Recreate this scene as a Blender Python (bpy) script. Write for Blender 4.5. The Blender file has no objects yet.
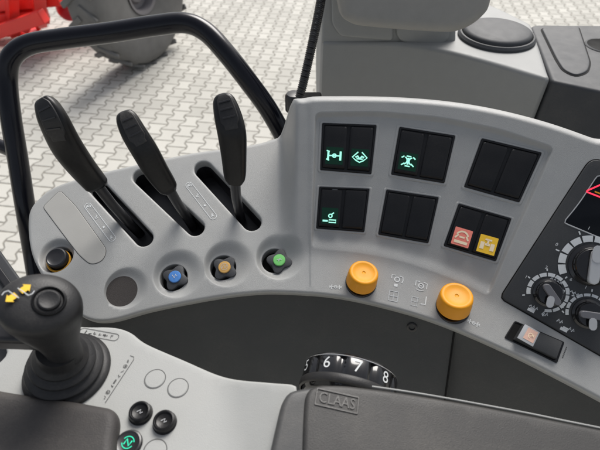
import bpy, math, random
import numpy as np
from mathutils import Vector, Matrix
from mathutils.geometry import delaunay_2d_cdt
random.seed(7)
R = math.radians
SC = bpy.context.scene
COL = SC.collection

# ------------------------------------------------------------------ camera
F = 470.0                       # focal length in photo pixels (600 wide)
PITCH = R(44)
CAM = np.array([0.0, 0.0, 2.45])
cd = bpy.data.cameras.new('camera')
cd.sensor_width = 36.0
cd.lens = 36.0 * F / 600.0
cd.clip_start = 0.02
cd.clip_end = 500
cam = bpy.data.objects.new('camera', cd)
COL.objects.link(cam)
cam.location = CAM.tolist()
cam.rotation_euler = (R(90) - PITCH, 0, 0)
cd.dof.use_dof = True
cd.dof.focus_distance = 0.58
cd.dof.aperture_fstop = 10.0
SC.camera = cam

# ------------------------------------------------------------------ light
SUN_EL, SUN_AZ = R(48), R(18)    # azimuth measured from +Y towards +X
w = bpy.data.worlds.new('World')
SC.world = w
w.use_nodes = True
nt = w.node_tree
nt.nodes.clear()
sky = nt.nodes.new('ShaderNodeTexSky')
sky.sky_type = 'NISHITA'
sky.sun_disc = False
sky.sun_elevation = SUN_EL
sky.sun_rotation = SUN_AZ
sky.air_density = 1.0
sky.dust_density = 4.0
sky.ozone_density = 0.6
bg = nt.nodes.new('ShaderNodeBackground')
bg.inputs['Strength'].default_value = 0.085
wo = nt.nodes.new('ShaderNodeOutputWorld')
hs = nt.nodes.new('ShaderNodeHueSaturation')
hs.inputs['Saturation'].default_value = .4      # thin overcast
nt.links.new(sky.outputs[0], hs.inputs['Color'])
nt.links.new(hs.outputs[0], bg.inputs[0])
nt.links.new(bg.outputs[0], wo.inputs[0])
sd = bpy.data.lights.new('sun', 'SUN')
sd.energy = 2.0
sd.angle = R(32)
sd.color = (1.0, 0.97, 0.93)
sun = bpy.data.objects.new('sun', sd)
COL.objects.link(sun)
sdir = Vector((math.sin(SUN_AZ) * math.cos(SUN_EL), math.cos(SUN_AZ) * math.cos(SUN_EL), math.sin(SUN_EL)))
sun.rotation_euler = sdir.to_track_quat('Z', 'Y').to_euler()
sun.location = (3, 3, 8)
SC.view_settings.view_transform = 'Standard'
SC.view_settings.look = 'None'
SC.view_settings.gamma = 1.0
SC.view_settings.exposure = 0.86

# ------------------------------------------------------------------ rays and planes
AF = np.array([0, math.cos(PITCH), -math.sin(PITCH)])
AU = np.array([0, math.sin(PITCH), math.cos(PITCH)])
AR = np.array([1.0, 0, 0])

def ray(px, py):
    return AF + AR * ((px - 300.0) / F) - AU * ((py - 225.0) / F)

def at(px, py, depth):
    return CAM + ray(px, py) * depth

class Plane:
    def __init__(s, o, X, Y):
        s.o = np.array(o, float)
        s.X = np.array(X, float); s.X /= np.linalg.norm(s.X)
        Y = np.array(Y, float); Y = Y - s.X * Y.dot(s.X)
        s.Y = Y / np.linalg.norm(Y)
        s.N = np.cross(s.X, s.Y)
    def ab(s, px, py, h=0.0):
        d = ray(px, py)
        t = (h - (CAM - s.o).dot(s.N)) / d.dot(s.N)
        q = CAM + d * t - s.o
        return np.array([q.dot(s.X), q.dot(s.Y)])
    def pt(s, a, b, h=0.0):
        return s.o + s.X * a + s.Y * b + s.N * h
    def hit(s, px, py, h=0.0):
        a = s.ab(px, py, h)
        return s.pt(a[0], a[1], h)
    def pts(s, A, H):
        A = np.asarray(A); H = np.asarray(H)
        return s.o + np.outer(A[:, 0], s.X) + np.outer(A[:, 1], s.Y) + np.outer(H, s.N)

# ------------------------------------------------------------------ mesh builder
class MB:
    def __init__(s):
        s.v = []; s.f = []
    def add(s, vs, fs):
        n = len(s.v)
        s.v += [tuple(float(c) for c in v) for v in vs]
        s.f += [tuple(i + n for i in f) for f in fs]
        return n
    def strip(s, loops, closed=True, cap0=False, cap1=False):
        m = len(loops[0]); n0 = len(s.v)
        for L in loops:
            s.v += [tuple(float(c) for c in p) for p in L]
        for k in range(len(loops) - 1):
            for i in range(m if closed else m - 1):
                j = (i + 1) % m
                s.f.append((n0 + k*m + i, n0 + k*m + j, n0 + (k+1)*m + j, n0 + (k+1)*m + i))
        if cap0: s.f.append(tuple(n0 + i for i in reversed(range(m))))
        if cap1: s.f.append(tuple(n0 + (len(loops)-1)*m + i for i in range(m)))
    def box(s, o, X, Y, Z, sx, sy, sz):
        o, X, Y, Z = map(lambda q: np.array(q, float), (o, X, Y, Z))
        vs = [o + X*sx*i + Y*sy*j + Z*sz*k for k in (-.5, .5) for j in (-.5, .5) for i in (-.5, .5)]
        s.add(vs, [(0,2,3,1),(4,5,7,6),(0,1,5,4),(2,6,7,3),(0,4,6,2),(1,3,7,5)])
    def build(s, name, mat, parent=None, bevel=0, segs=2, sharp=38, merge=1e-6, sub=0, solid=0, smooth=True):
        me = bpy.data.meshes.new(name)
        me.from_pydata(s.v, [], s.f)
        import bmesh
        bm = bmesh.new(); bm.from_mesh(me)
        if merge: bmesh.ops.remove_doubles(bm, verts=bm.verts, dist=merge)
        bmesh.ops.recalc_face_normals(bm, faces=bm.faces)
        bm.to_mesh(me); bm.free()
        me.materials.append(mat)
        if smooth:
            me.shade_smooth()
            me.set_sharp_from_angle(angle=R(sharp))
        o = bpy.data.objects.new(name, me)
        COL.objects.link(o)
        if parent is not None: o.parent = parent
        if bevel:
            b = o.modifiers.new('bevel', 'BEVEL'); b.width = bevel; b.segments = segs
            b.limit_method = 'ANGLE'; b.angle_limit = R(35); b.harden_normals = True
        if sub:
            b = o.modifiers.new('sub', 'SUBSURF'); b.levels = sub; b.render_levels = sub
        return o

def empty(name, label, cat, loc=None, group=None):
    o = bpy.data.objects.new(name, None); COL.objects.link(o)
    o['label'] = label; o['category'] = cat
    if group: o['group'] = group
    return o

def settle(root, loc):
    """move an Empty to its thing's base without moving the children"""
    root.location = [float(c) for c in loc]
    inv = Matrix.Translation(-root.location)
    for c in root.children:
        c.matrix_parent_inverse = inv

def tag(o, label, cat, group=None):
    o['label'] = label; o['category'] = cat
    if group: o['group'] = group
    return o

# ------------------------------------------------------------------ 2-D helpers
def catmull(P, n=8, closed=True):
    P = [np.array(p, float) for p in P]; m = len(P); out = []
    rng = range(m) if closed else range(m - 1)
    for i in rng:
        if closed: p0, p1, p2, p3 = P[i-1], P[i], P[(i+1) % m], P[(i+2) % m]
        else: p0, p1, p2, p3 = P[max(i-1, 0)], P[i], P[i+1], P[min(i+2, m-1)]
        for k in range(n):
            t = k / n
            out.append(.5*((2*p1) + (-p0+p2)*t + (2*p0-5*p1+4*p2-p3)*t*t + (-p0+3*p1-3*p2+p3)*t**3))
    if not closed: out.append(P[-1])
    return np.array(out)

def resample(P, n, closed=True):
    P = np.asarray(P, float)
    Q = np.vstack([P, P[:1]]) if closed else P
    d = np.r_[0, np.cumsum(np.linalg.norm(np.diff(Q, axis=0), axis=1))]
    t = np.linspace(0, d[-1], n + 1)[:-1] if closed else np.linspace(0, d[-1], n)
    return np.array([np.interp(t, d, Q[:, k]) for k in range(Q.shape[1])]).T

def area2(P):
    x, y = P[:, 0], P[:, 1]
    return .5 * float(np.sum(x*np.roll(y, -1) - np.roll(x, -1)*y))

def ccw(P):
    P = np.asarray(P, float)
    return P if area2(P) > 0 else P[::-1].copy()

def normals2(P):
    """outward normals of a ccw loop"""
    T = np.roll(P, -1, 0) - np.roll(P, 1, 0)
    T /= np.linalg.norm(T, axis=1)[:, None] + 1e-12
    return np.stack([T[:, 1], -T[:, 0]], 1)

def roundpoly(P, r, seg=6):
    """rounded-corner polygon"""
    P = [np.array(p, float) for p in P]; m = len(P); out = []
    rr = r if hasattr(r, '__len__') else [r]*m
    for i in range(m):
        a, b, c = P[i-1], P[i], P[(i+1) % m]
        u = a-b; v = c-b; lu = np.linalg.norm(u); lv = np.linalg.norm(v)
        q = min(rr[i], lu*.45, lv*.45)
        p0 = b + u/lu*q; p1 = b + v/lv*q
        for k in range(seg + 1):
            t = k/seg
            out.append((1-t)**2*p0 + 2*t*(1-t)*b + t*t*p1)
    return np.array(out)

def inside(P, Q):
    """Q (n,2) inside polygon P"""
    r = np.zeros(len(Q), bool); n = len(P); x, y = Q[:, 0], Q[:, 1]
    j = n-1
    for i in range(n):
        xi, yi = P[i]; xj, yj = P[j]
        if yi != yj:
            c = ((yi > y) != (yj > y)) & (x < (xj-xi)*(y-yi)/(yj-yi)+xi)
            r ^= c
        j = i
    return r

def dist_poly(P, Q, closed=True):
    best = np.full(len(Q), 1e9); n = len(P)
    for i in range(n if closed else n-1):
        a = P[i]; b = P[(i+1) % n]; d = b-a; L = d.dot(d) + 1e-18
        t = np.clip(((Q-a) @ d)/L, 0, 1)
        e = Q - a - np.outer(t, d)
        best = np.minimum(best, np.hypot(e[:, 0], e[:, 1]))
    return best

def sdist(P, Q):
    d = dist_poly(P, Q)
    return np.where(inside(P, Q), -d, d)

def sstep(x):
    x = np.clip(x, 0, 1); return x*x*(3-2*x)

# ------------------------------------------------------------------ materials
def mat(name, col, rough=.5, spec=.5, metal=0, noise=.06, scale=60, bump=0, bscale=900, coat=0, dust=0, emit=None, estr=0, sheen=0, rvar=.08):
    m = bpy.data.materials.new(name); m.use_nodes = True
    t = m.node_tree; N = t.nodes; L = t.links
    b = N['Principled BSDF']
    b.inputs['Metallic'].default_value = metal
    b.inputs['Specular IOR Level'].default_value = spec
    b.inputs['Coat Weight'].default_value = coat
    b.inputs['Sheen Weight'].default_value = sheen
    tc = N.new('ShaderNodeTexCoord')
    if emit is not None:
        b.inputs['Emission Color'].default_value = (*emit, 1); b.inputs['Emission Strength'].default_value = estr
    n1 = N.new('ShaderNodeTexNoise'); n1.inputs['Scale'].default_value = scale; n1.inputs['Detail'].default_value = 5
    L.new(tc.outputs['Object'], n1.inputs['Vector'])
    mx = N.new('ShaderNodeMix'); mx.data_type = 'RGBA'
    mx.inputs['A'].default_value = tuple(c*(1-noise) for c in col) + (1,)
    mx.inputs['B'].default_value = tuple(min(1, c*(1+noise)) for c in col) + (1,)
    L.new(n1.outputs['Fac'], mx.inputs['Factor'])
    out = mx.outputs['Result']
    if dust:
        n3 = N.new('ShaderNodeTexNoise'); n3.inputs['Scale'].default_value = 14; n3.inputs['Detail'].default_value = 8; n3.inputs['Roughness'].default_value = .65
        L.new(tc.outputs['Object'], n3.inputs['Vector'])
        n4 = N.new('ShaderNodeTexNoise'); n4.inputs['Scale'].default_value = 420; n4.inputs['Detail'].default_value = 3
        L.new(tc.outputs['Object'], n4.inputs['Vector'])
        r = N.new('ShaderNodeMapRange'); r.inputs['From Min'].default_value = .45; r.inputs['From Max'].default_value = .75
        r.inputs['To Max'].default_value = dust
        L.new(n3.outputs['Fac'], r.inputs['Value'])
        r2 = N.new('ShaderNodeMapRange'); r2.inputs['From Min'].default_value = .4; r2.inputs['From Max'].default_value = .7
        r2.inputs['To Min'].default_value = .4
        L.new(n4.outputs['Fac'], r2.inputs['Value'])
        mu = N.new('ShaderNodeMath'); mu.operation = 'MULTIPLY'
        L.new(r.outputs[0], mu.inputs[0]); L.new(r2.outputs[0], mu.inputs[1])
        m2 = N.new('ShaderNodeMix'); m2.data_type = 'RGBA'
        L.new(mu.outputs[0], m2.inputs['Factor']); L.new(out, m2.inputs['A'])
        m2.inputs['B'].default_value = (.42, .38, .32, 1)
        out = m2.outputs['Result']
    L.new(out, b.inputs['Base Color'])
    rr = N.new('ShaderNodeMapRange'); rr.inputs['To Min'].default_value = max(0, rough-rvar); rr.inputs['To Max'].default_value = min(1, rough+rvar)
    L.new(n1.outputs['Fac'], rr.inputs['Value']); L.new(rr.outputs[0], b.inputs['Roughness'])
    if bump:
        n2 = N.new('ShaderNodeTexNoise'); n2.inputs['Scale'].default_value = bscale; n2.inputs['Detail'].default_value = 2
        L.new(tc.outputs['Object'], n2.inputs['Vector'])
        bp = N.new('ShaderNodeBump'); bp.inputs['Strength'].default_value = bump; bp.inputs['Distance'].default_value = .0006
        L.new(n2.outputs['Fac'], bp.inputs['Height']); L.new(bp.outputs['Normal'], b.inputs['Normal'])
    return m

M = {}
M['grey'] = mat('grey_moulded_plastic', (.31, .314, .308), .45, .5, bump=.45, bscale=1700, noise=.06, dust=.16, rvar=.13)
M['grey_inlay'] = mat('grey_inlay_film', (.345, .34, .32), .5, .4, bump=.1, noise=.04)
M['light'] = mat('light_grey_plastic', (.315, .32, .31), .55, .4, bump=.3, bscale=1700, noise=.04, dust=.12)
M['rear'] = mat('rear_grey_plastic', (.26, .265, .26), .55, .4, bump=.2, noise=.05, dust=.08)
M['rear_dark'] = mat('rear_charcoal_plastic', (.042, .045, .050), .6, .4, bump=.25, noise=.08, dust=.08)
M['char'] = mat('charcoal_plastic', (.038, .041, .042), .55, .4, bump=.5, bscale=1100, noise=.1, dust=.06)
M['char_shade'] = mat('shaded_charcoal_plastic', (.026, .029, .030), .5, .4, bump=.5, bscale=1100, noise=.1, dust=.05)  # charcoal darkened to carry the shadow under the console's right end
M['char2'] = mat('dark_switch_panel', (.04, .042, .044), .5, .35, bump=.3, bscale=1600, noise=.05, dust=.04)
M['arm2'] = mat('armrest_dark_grey', (.040, .041, .042), .5, .4, bump=.2, bscale=1500, noise=.05, dust=.1)
M['arm'] = mat('armrest_grey', (.036, .035, .034), .5, .35, bump=.35, bscale=1300, noise=.06, dust=.10)
M['padbox'] = mat('worn_grey_vinyl', (.23, .227, .215), .6, .4, bump=.5, bscale=500, noise=.08, dust=.15)
M['pad'] = mat('worn_vinyl_pad', (.040, .037, .036), .6, .35, bump=.5, bscale=900, noise=.08, dust=.10)
M['black'] = mat('black_plastic', (.012, .012, .014), .32, .5, noise=.1, dust=.03)
M['satin'] = mat('satin_black_grip', (.006, .006, .0065), .33, .3, bump=.12, noise=.1, dust=.03)
M['rubber'] = mat('black_rubber', (.015, .015, .016), .48, .35, bump=.25, bscale=800, noise=.12, dust=.1)
M['switch'] = mat('switch_black', (.006, .0065, .008), .45, .28, bump=.15, noise=.1, dust=.02)
M['gloss'] = mat('gloss_black', (.008, .008, .009), .12, .6, noise=.05, dust=.02)
M['void'] = mat('dark_inside', (.006, .006, .006), .8, .2)
M['tube'] = mat('black_painted_tube', (.004, .0045, .008), .2, .3, noise=.1)
M['rim_glint'] = mat('bright_glint_metal', (.6, .6, .6), .25, .5, metal=.8)  # bright metal for a built-in edge highlight
M['orange'] = mat('orange_plastic', (.74, .30, .004), .5, .35, noise=.05, bump=.1, dust=.02)
M['orange_ring'] = mat('orange_seal', (.6, .3, .03), .4)
M['blue_cap'] = mat('blue_cap', (.06, .20, .52), .4, noise=.2, scale=300)
M['amber_cap'] = mat('amber_cap', (.62, .36, .10), .4, noise=.15, scale=300)
M['green_cap'] = mat('green_cap', (.16, .52, .14), .4, noise=.15, scale=300)
M['print'] = mat('white_print', (.62, .64, .64), .5, noise=.1, scale=800)
M['print_dim'] = mat('pale_grey_print', (.48, .50, .51), .5, noise=.15, scale=800)
M['print_dark'] = mat('dark_print', (.05, .05, .05), .5, noise=.2, scale=800)
M['yellow'] = mat('yellow_print', (.8, .50, .02), .45)
M['ptr'] = mat('pointer_grey', (.42, .43, .44), .35)
M['ptr_dark'] = mat('pointer_shade_grey', (.13, .13, .14), .4)
M['icon_green'] = mat('lit_green_window', (.0, .010, .006), .5, .2, emit=(.01, .30, .16), estr=.02)
M['icon_glyph'] = mat('lit_glyph', (.4, .8, .7), .3, emit=(.30, .95, .68), estr=.38)
M['icon_pink'] = mat('red_lens', (.85, .24, .18), .35, noise=.15, scale=500)
M['icon_yellow'] = mat('yellow_lens', (.85, .52, .03), .35, noise=.1, scale=500)
M['lens_mark'] = mat('pale_lens_mark', (.86, .72, .5), .35)
M['pale_lens'] = mat('pale_pink_lens', (.72, .46, .36), .4, noise=.2, scale=600)
M['screen'] = mat('screen_glass', (.003, .004, .006), .2, .2)
M['red_lit'] = mat('lit_red', (.8, .03, .05), .3, emit=(1, .03, .07), estr=.85)
M['red_paint'] = mat('red_machine_paint', (.85, .04, .03), .4, noise=.15, scale=3)
M['tyre'] = mat('dusty_tyre', (.15, .147, .142), .85, .3, noise=.35, scale=5, bump=.2, bscale=60)
M['rim'] = mat('pale_wheel_rim', (.16, .15, .155), .6)
M['speaker'] = mat('speaker_fabric', (.05, .045, .043), .8, .3, bump=1.0, bscale=1800, noise=.3, scale=900)

# ------------------------------------------------------------------ SETTING: paved yard
def paver_mat():
    m = bpy.data.materials.new('concrete_pavers'); m.use_nodes = True
    t = m.node_tree; N = t.nodes; L = t.links; b = N['Principled BSDF']
    def math_(op, a, c=None, d=None):
        n = N.new('ShaderNodeMath'); n.operation = op
        for i, q in enumerate((a, c, d)):
            if q is None: continue
            if isinstance(q, (int, float)): n.inputs[i].default_value = q
            else: L.new(q, n.inputs[i])
        return n.outputs[0]
    tc = N.new('ShaderNodeTexCoord')
    mp = N.new('ShaderNodeMapping'); mp.inputs['Rotation'].default_value = (0, 0, R(8)); mp.inputs['Location'].default_value = (.03, .05, 0)
    L.new(tc.outputs['Object'], mp.inputs['Vector'])
    sp = N.new('ShaderNodeSeparateXYZ'); L.new(mp.outputs[0], sp.inputs[0])
    W, Hh = .15, .175
    u = math_('DIVIDE', sp.outputs[0], W)
    y = math_('DIVIDE', sp.outputs[1], Hh)
    # trapezoid wave of period 1 in y
    tri = math_('PINGPONG', y, .5)                       # 0..0.5
    trap = math_('MULTIPLY', math_('SUBTRACT', tri, .25), 9.0)
    trap = math_('MINIMUM', math_('MAXIMUM', trap, -1), 1)
    A = .115
    def shifted(idx):   # boundary index -> offset sign
        s = math_('SUBTRACT', 1, math_('MULTIPLY', math_('MODULO', math_('ABSOLUTE', idx), 2), 2))
        return math_('MULTIPLY', math_('MULTIPLY', s, trap), A)
    i0 = math_('ROUND', u)
    dv = math_('ABSOLUTE', math_('SUBTRACT', math_('SUBTRACT', u, i0), shifted(i0)))
    side = math_('GREATER_THAN', math_('SUBTRACT', math_('SUBTRACT', u, i0), shifted(i0)), 0)
    colm = math_('SUBTRACT', math_('ADD', i0, side), 1)   # column index
    odd = math_('MODULO', math_('ABSOLUTE', colm), 2)
    yy = math_('ADD', y, math_('MULTIPLY', odd, .5))
    yy = math_('ADD', yy, .0)
    row = math_('FLOOR', yy)
    dh = math_('ABSOLUTE', math_('SUBTRACT', yy, math_('ROUND', yy)))
    dvm = math_('MULTIPLY', dv, W); dhm = math_('MULTIPLY', dh, Hh)
    d = math_('MINIMUM', dvm, dhm)
    nz = N.new('ShaderNodeTexNoise'); nz.inputs['Scale'].default_value = 18; nz.inputs['Detail'].default_value = 4
    L.new(tc.outputs['Object'], nz.inputs['Vector'])
    d = math_('ADD', d, math_('MULTIPLY', math_('SUBTRACT', nz.outputs['Fac'], .5), .010))
    mr = N.new('ShaderNodeMapRange'); mr.interpolation_type = 'SMOOTHSTEP'
    mr.inputs['From Min'].default_value = .001; mr.inputs['From Max'].default_value = .013
    L.new(d, mr.inputs['Value'])
    cx = N.new('ShaderNodeCombineXYZ'); L.new(colm, cx.inputs[0]); L.new(row, cx.inputs[1])
    wn = N.new('ShaderNodeTexWhiteNoise'); wn.noise_dimensions = '3D'; L.new(cx.outputs[0], wn.inputs['Vector'])
    st = N.new('ShaderNodeTexNoise'); st.inputs['Scale'].default_value = 1.1; st.inputs['Detail'].default_value = 6
    L.new(tc.outputs['Object'], st.inputs['Vector'])
    fine = N.new('ShaderNodeTexNoise'); fine.inputs['Scale'].default_value = 90; fine.inputs['Detail'].default_value = 4
    L.new(tc.outputs['Object'], fine.inputs['Vector'])
    val = math_('ADD', math_('MULTIPLY', wn.outputs['Value'], .22), math_('MULTIPLY', st.outputs['Fac'], .45))
    val = math_('ADD', val, math_('MULTIPLY', fine.outputs['Fac'], .25))
    cr = N.new('ShaderNodeMix'); cr.data_type = 'RGBA'
    cr.inputs['A'].default_value = (.27, .262, .235, 1); cr.inputs['B'].default_value = (.68, .665, .61, 1)
    L.new(val, cr.inputs['Factor'])
    jm = N.new('ShaderNodeMix'); jm.data_type = 'RGBA'
    jm.inputs['A'].default_value = (.19, .18, .155, 1)
    L.new(mr.outputs[0], jm.inputs['Factor']); L.new(cr.outputs['Result'], jm.inputs['B'])
    L.new(jm.outputs['Result'], b.inputs['Base Color'])
    b.inputs['Roughness'].default_value = .9
    bp = N.new('ShaderNodeBump'); bp.inputs['Strength'].default_value = .5; bp.inputs['Distance'].default_value = .008
    L.new(mr.outputs[0], bp.inputs['Height']); L.new(bp.outputs['Normal'], b.inputs['Normal'])
    return m
g = MB(); g.add([(-60, -40, 0), (60, -40, 0), (60, 120, 0), (-60, 120, 0)], [(0, 1, 2, 3)])
go = g.build('ground', paver_mat()); go['kind'] = 'structure'
GP = Plane((0, 0, 0), (1, 0, 0), (0, 1, 0))

# ------------------------------------------------------------------ console surface
TILT = R(22)
pC0 = at(300, 290, .55)
PC = Plane(pC0, (1, 0, 0), (0, math.cos(TILT), math.sin(TILT)))
crease_px = [(230, 268), (296, 254), (330, 256), (360, 259), (400, 267), (450, 284), (490, 303), (540, 330), (600, 362), (680, 415)]
CREASE = catmull([PC.ab(*p) for p in crease_px], 6, closed=False)
SLOPE = math.tan(R(25))

def h_base(A):
    A = np.asarray(A, float)
    d = dist_poly(CREASE, A, closed=False)
    yc = np.interp(A[:, 0], CREASE[:, 0], CREASE[:, 1])
    d = np.where(A[:, 1] > yc, d, -d)
    s = .007
    ramp = SLOPE * .5 * (np.sqrt(d*d + s*s) + d)
    a0 = PC.ab(277, 250)[0]; a1 = PC.ab(298, 250)[0]
    # the flank leans a little with depth
    k = sstep((A[:, 0] - a0) / (a1 - a0))
    st = .0012 * sstep((A[:, 0] - (PC.ab(310, 270)[0] - .0012)) / .0024)
    return ramp * k + st

def solve(px, py, hf, dz=0.0, it=14):
    h = 0.0
    for _ in range(it):
        q = PC.ab(px, py, h)
        h = .5*h + .5*(float(hf(q[None])[0]) + dz)
    return PC.ab(px, py, h)

# recessed field round the rocker switches
rec_px = [(316, 113.5), (380, 112.5), (440, 118), (500, 130), (553, 148), (530, 200), (508, 248), (488, 296), (450, 277), (400, 260), (350, 251), (312, 249)]
REC = ccw(resample(roundpoly([solve(x, y, h_base) for x, y in rec_px], [.006]+[.02]*3+[.006]+[.02]*2+[.008]+[.02]*3+[.008], 4), 420))

def h_con(A):
    A = np.asarray(A, float)
    h = h_base(A)
    s = sdist(REC, A)
    # step fades out towards the crease
    yc = np.interp(A[:, 0], CREASE[:, 0], CREASE[:, 1])
    fade = sstep((A[:, 1] - yc - .004) / .02)
    return h - .0052 * sstep(.5 - s/.0036) * fade

def S(px, py, dz=0.0, hf=None):
    return solve(px, py, hf or h_con, dz)

def P3(A, dz=0.0):
    A = np.atleast_2d(np.asarray(A, float))
    return PC.pts(A, h_con(A) + dz)

def frame(px, py, px2=None, py2=None, dz=0.0):
    """point, x axis (towards second pixel), y axis, normal on the console surface"""
    A = S(px, py, dz); e = .002
    p = P3(A, dz)[0]
    q1 = P3(A + [e, 0])[0] - P3(A - [e, 0])[0]; q2 = P3(A + [0, e])[0] - P3(A - [0, e])[0]
    n = np.cross(q1, q2); n /= np.linalg.norm(n)
    if px2 is None: x = q1
    else: x = P3(S(px2, py2, dz))[0] - P3(A)[0]
    x = x - n*x.dot(n); x /= np.linalg.norm(x)
    return p, x, np.cross(n, x), n

def lathe(mb, prof, fr, seg=40, sx=1, sy=1, cap0=False, cap1=True, shift=None):
    p, x, y, n = fr
    loops = []
    for k, (r, z) in enumerate(prof):
        s = shift[k] if shift else (0, 0)
        loops.append([p + x*(r*sx*math.cos(t) + s[0]) + y*(r*sy*math.sin(t) + s[1]) + n*z for t in np.linspace(0, 2*math.pi, seg, endpoint=False)])
    mb.strip(loops, True, cap0, cap1)

def ribbon(mb, pts, wid, fr, closed=False, thick=.00015, lift=.0003):
    """flat printed stroke in a frame's xy plane"""
    p, x, y, n = fr
    P = np.array(pts, float)
    if closed: P = np.vstack([P, P[:1]])
    T = np.gradient(P, axis=0) if len(P) > 2 else np.repeat((P[1]-P[0])[None], 2, 0)
    if closed: T[0] = T[-1] = P[1] - P[-2]
    T /= np.linalg.norm(T, axis=1)[:, None] + 1e-12
    Nn = np.stack([-T[:, 1], T[:, 0]], 1) * wid/2
    a = P + Nn; b = P - Nn
    w3 = lambda Q, z: [p + x*q[0] + y*q[1] + n*z for q in Q]
    vs = w3(a, lift+thick) + w3(b, lift+thick)
    m = len(P)
    mb.add(vs, [(i, i+1, m+i+1, m+i) for i in range(m-1)])

def circ(cx, cy, r, n=20, a0=0, a1=360, sy=1):
    e = (a1-a0) % 360 != 0
    return [(cx + r*math.cos(R(t)), cy + r*sy*math.sin(R(t))) for t in np.linspace(a0, a1, n, endpoint=e)]

def stadium(c0, c1, r, seg=10):
    c0 = np.array(c0, float); c1 = np.array(c1, float)
    d = c1-c0; a = math.atan2(d[1], d[0])
    return np.array([c1 + r*np.array([math.cos(a+t), math.sin(a+t)]) for t in np.linspace(-math.pi/2, math.pi/2, seg)] +
                    [c0 + r*np.array([math.cos(a+t), math.sin(a+t)]) for t in np.linspace(math.pi/2, 1.5*math.pi, seg)])

FONT = {}
def text_mesh(mb, s, size, fr, ox=0, oy=0, depth=0.0, lift=.0003, sx=1.0):
    """letters from the built-in font, laid in the frame's xy plane"""
    c = bpy.data.curves.new('txt', 'FONT'); c.body = s; c.size = size; c.align_x = 'CENTER'; c.align_y = 'CENTER'; c.extrude = depth; c.resolution_u = 4
    o = bpy.data.objects.new('txt', c); COL.objects.link(o)
    dg = bpy.context.evaluated_depsgraph_get(); dg.update()
    me = bpy.data.meshes.new_from_object(o.evaluated_get(dg))
    p, x, y, n = fr
    mb.add([p + x*(v.co.x*sx+ox) + y*(v.co.y+oy) + n*(v.co.z+lift) for v in me.vertices], [tuple(f.vertices) for f in me.polygons])
    bpy.data.objects.remove(o); bpy.data.curves.remove(c); bpy.data.meshes.remove(me)

# ---- console outline (photo pixels) : back edge left to right, then front edge back
hb = h_base
def Sb(px, py): return solve(px, py, hb)
back = [(27, 216), (38, 197), (60, 183), (110, 169), (190, 152), (235, 146), (262, 141)]
backR = [(300, 89), (350, 86.5), (400, 87.5), (450, 91.5), (500, 99.5), (550, 112), (600, 129), (660, 153)]
front = [(680, 445), (640, 421), (600, 399), (560, 378), (510, 353), (450, 327), (400, 310.5), (340, 297), (280, 292), (240, 294), (200, 300), (150, 310), (110, 320.5), (85, 318), (62, 300), (45, 281), (31, 253)]
loop = [PC.ab(*p) for p in back] + [Sb(*p) for p in backR] + [PC.ab(*p) for p in front]
OUT = ccw(resample(catmull(loop, 8), 420))
NOUT = normals2(OUT)
HOUT = h_con(OUT)

def grow_inset(P, d):
    return P - normals2(P)*d

# rounding radius along the edge: small at the front lip, generous on the rim at the back
isback = sstep((OUT[:, 1] - (np.interp(OUT[:, 0], CREASE[:, 0], CREASE[:, 1]) + .02)) / .05)
RAD = .0035 + .0095 * isback * sstep((OUT[:, 0] - PC.ab(285, 200)[0]) / .02) + .003 * isback

# smoothed normals for a stable inset
NS = NOUT.copy()
for _ in range(6): NS = (NS + np.roll(NS, 1, 0) + np.roll(NS, -1, 0))/3
NS /= np.linalg.norm(NS, axis=1)[:, None]
INNER = OUT - NS * RAD[:, None]

mb = MB()
holes = []
def add_hole(loop, depth, lip=.0015, floor=True, taper=0):
    """a hole with a rounded lip; returns nothing, cuts the sheet at `loop`"""
    L = ccw(loop); holes.append(L); n = normals2(L)
    H = h_con(L); loops = [PC.pts(L, H)]
    for k in range(1, 5):
        t = k/4*math.pi/2
        loops.append(PC.pts(L - n*lip*math.sin(t), H - lip*(1-math.cos(t))))
    loops.append(PC.pts(L - n*(lip+taper), H - depth))
    mb.strip(loops)
    return L - n*(lip+taper), H - depth

def px_circle(px, py, rp, n=48, sy=1.0):
    c = S(px, py); s = np.linalg.norm(P3(c)[0] - CAM)/F/1.02
    return np.array([c + rp*s*np.array([math.cos(t), sy*math.sin(t)]) for t in np.linspace(0, 2*math.pi, n, endpoint=False)])

# scooped wells
wells = [((120, 290), 14.5), ((172, 275.5), 14.5), ((222, 265.5), 14), ((274, 258.5), 14)]
WELLF = []
for (cx, cy), r in wells:
    dx, dy = (6.5, -2.5)
    outer = px_circle(cx+dx, cy+dy, 25.5 if cx > 130 else 21)
    inner = px_circle(cx, cy, r)
    holes.append(ccw(outer))
    Hh = h_con(outer); loops = []
    dep = .0075 if cx > 130 else .0055
    for t in np.linspace(0, 1, 14):
        q = outer*(1-t) + inner*t
        z = dep * (sstep(t)*.75 + .25*t)
        loops.append(PC.pts(q, Hh*(1-t) + h_con(inner)*t - z))
    c = inner.mean(0); hi = h_con(inner) - dep
    if cx > 130:
        for k in range(1, 4):
            a = k/3*math.pi/2
            q = c + (inner-c)*(1 - .001/.0165*math.sin(a)); loops.append(PC.pts(q, hi - .001*(1-math.cos(a))))
        loops.append(PC.pts(c + (inner-c)*.94, hi - .016))
    mb.strip(loops)
    WELLF.append((c, float(hi.mean())))

# lever slots
slots = [((97, 187), (144, 238), 11.2), ((141, 176.5), (195.5, 227.5), 11.2), ((203, 169), (252, 222), 11.8)]
SLOTF = []
for p0, p1, r in slots:
    a, b = S(*p0), S(*p1); s = .0013*r/10.5*9.6
    L = stadium(a, b, s)
    L = resample(L, 72)
    SLOTF.append(add_hole(L, .05, .0022, taper=.0))

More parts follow.
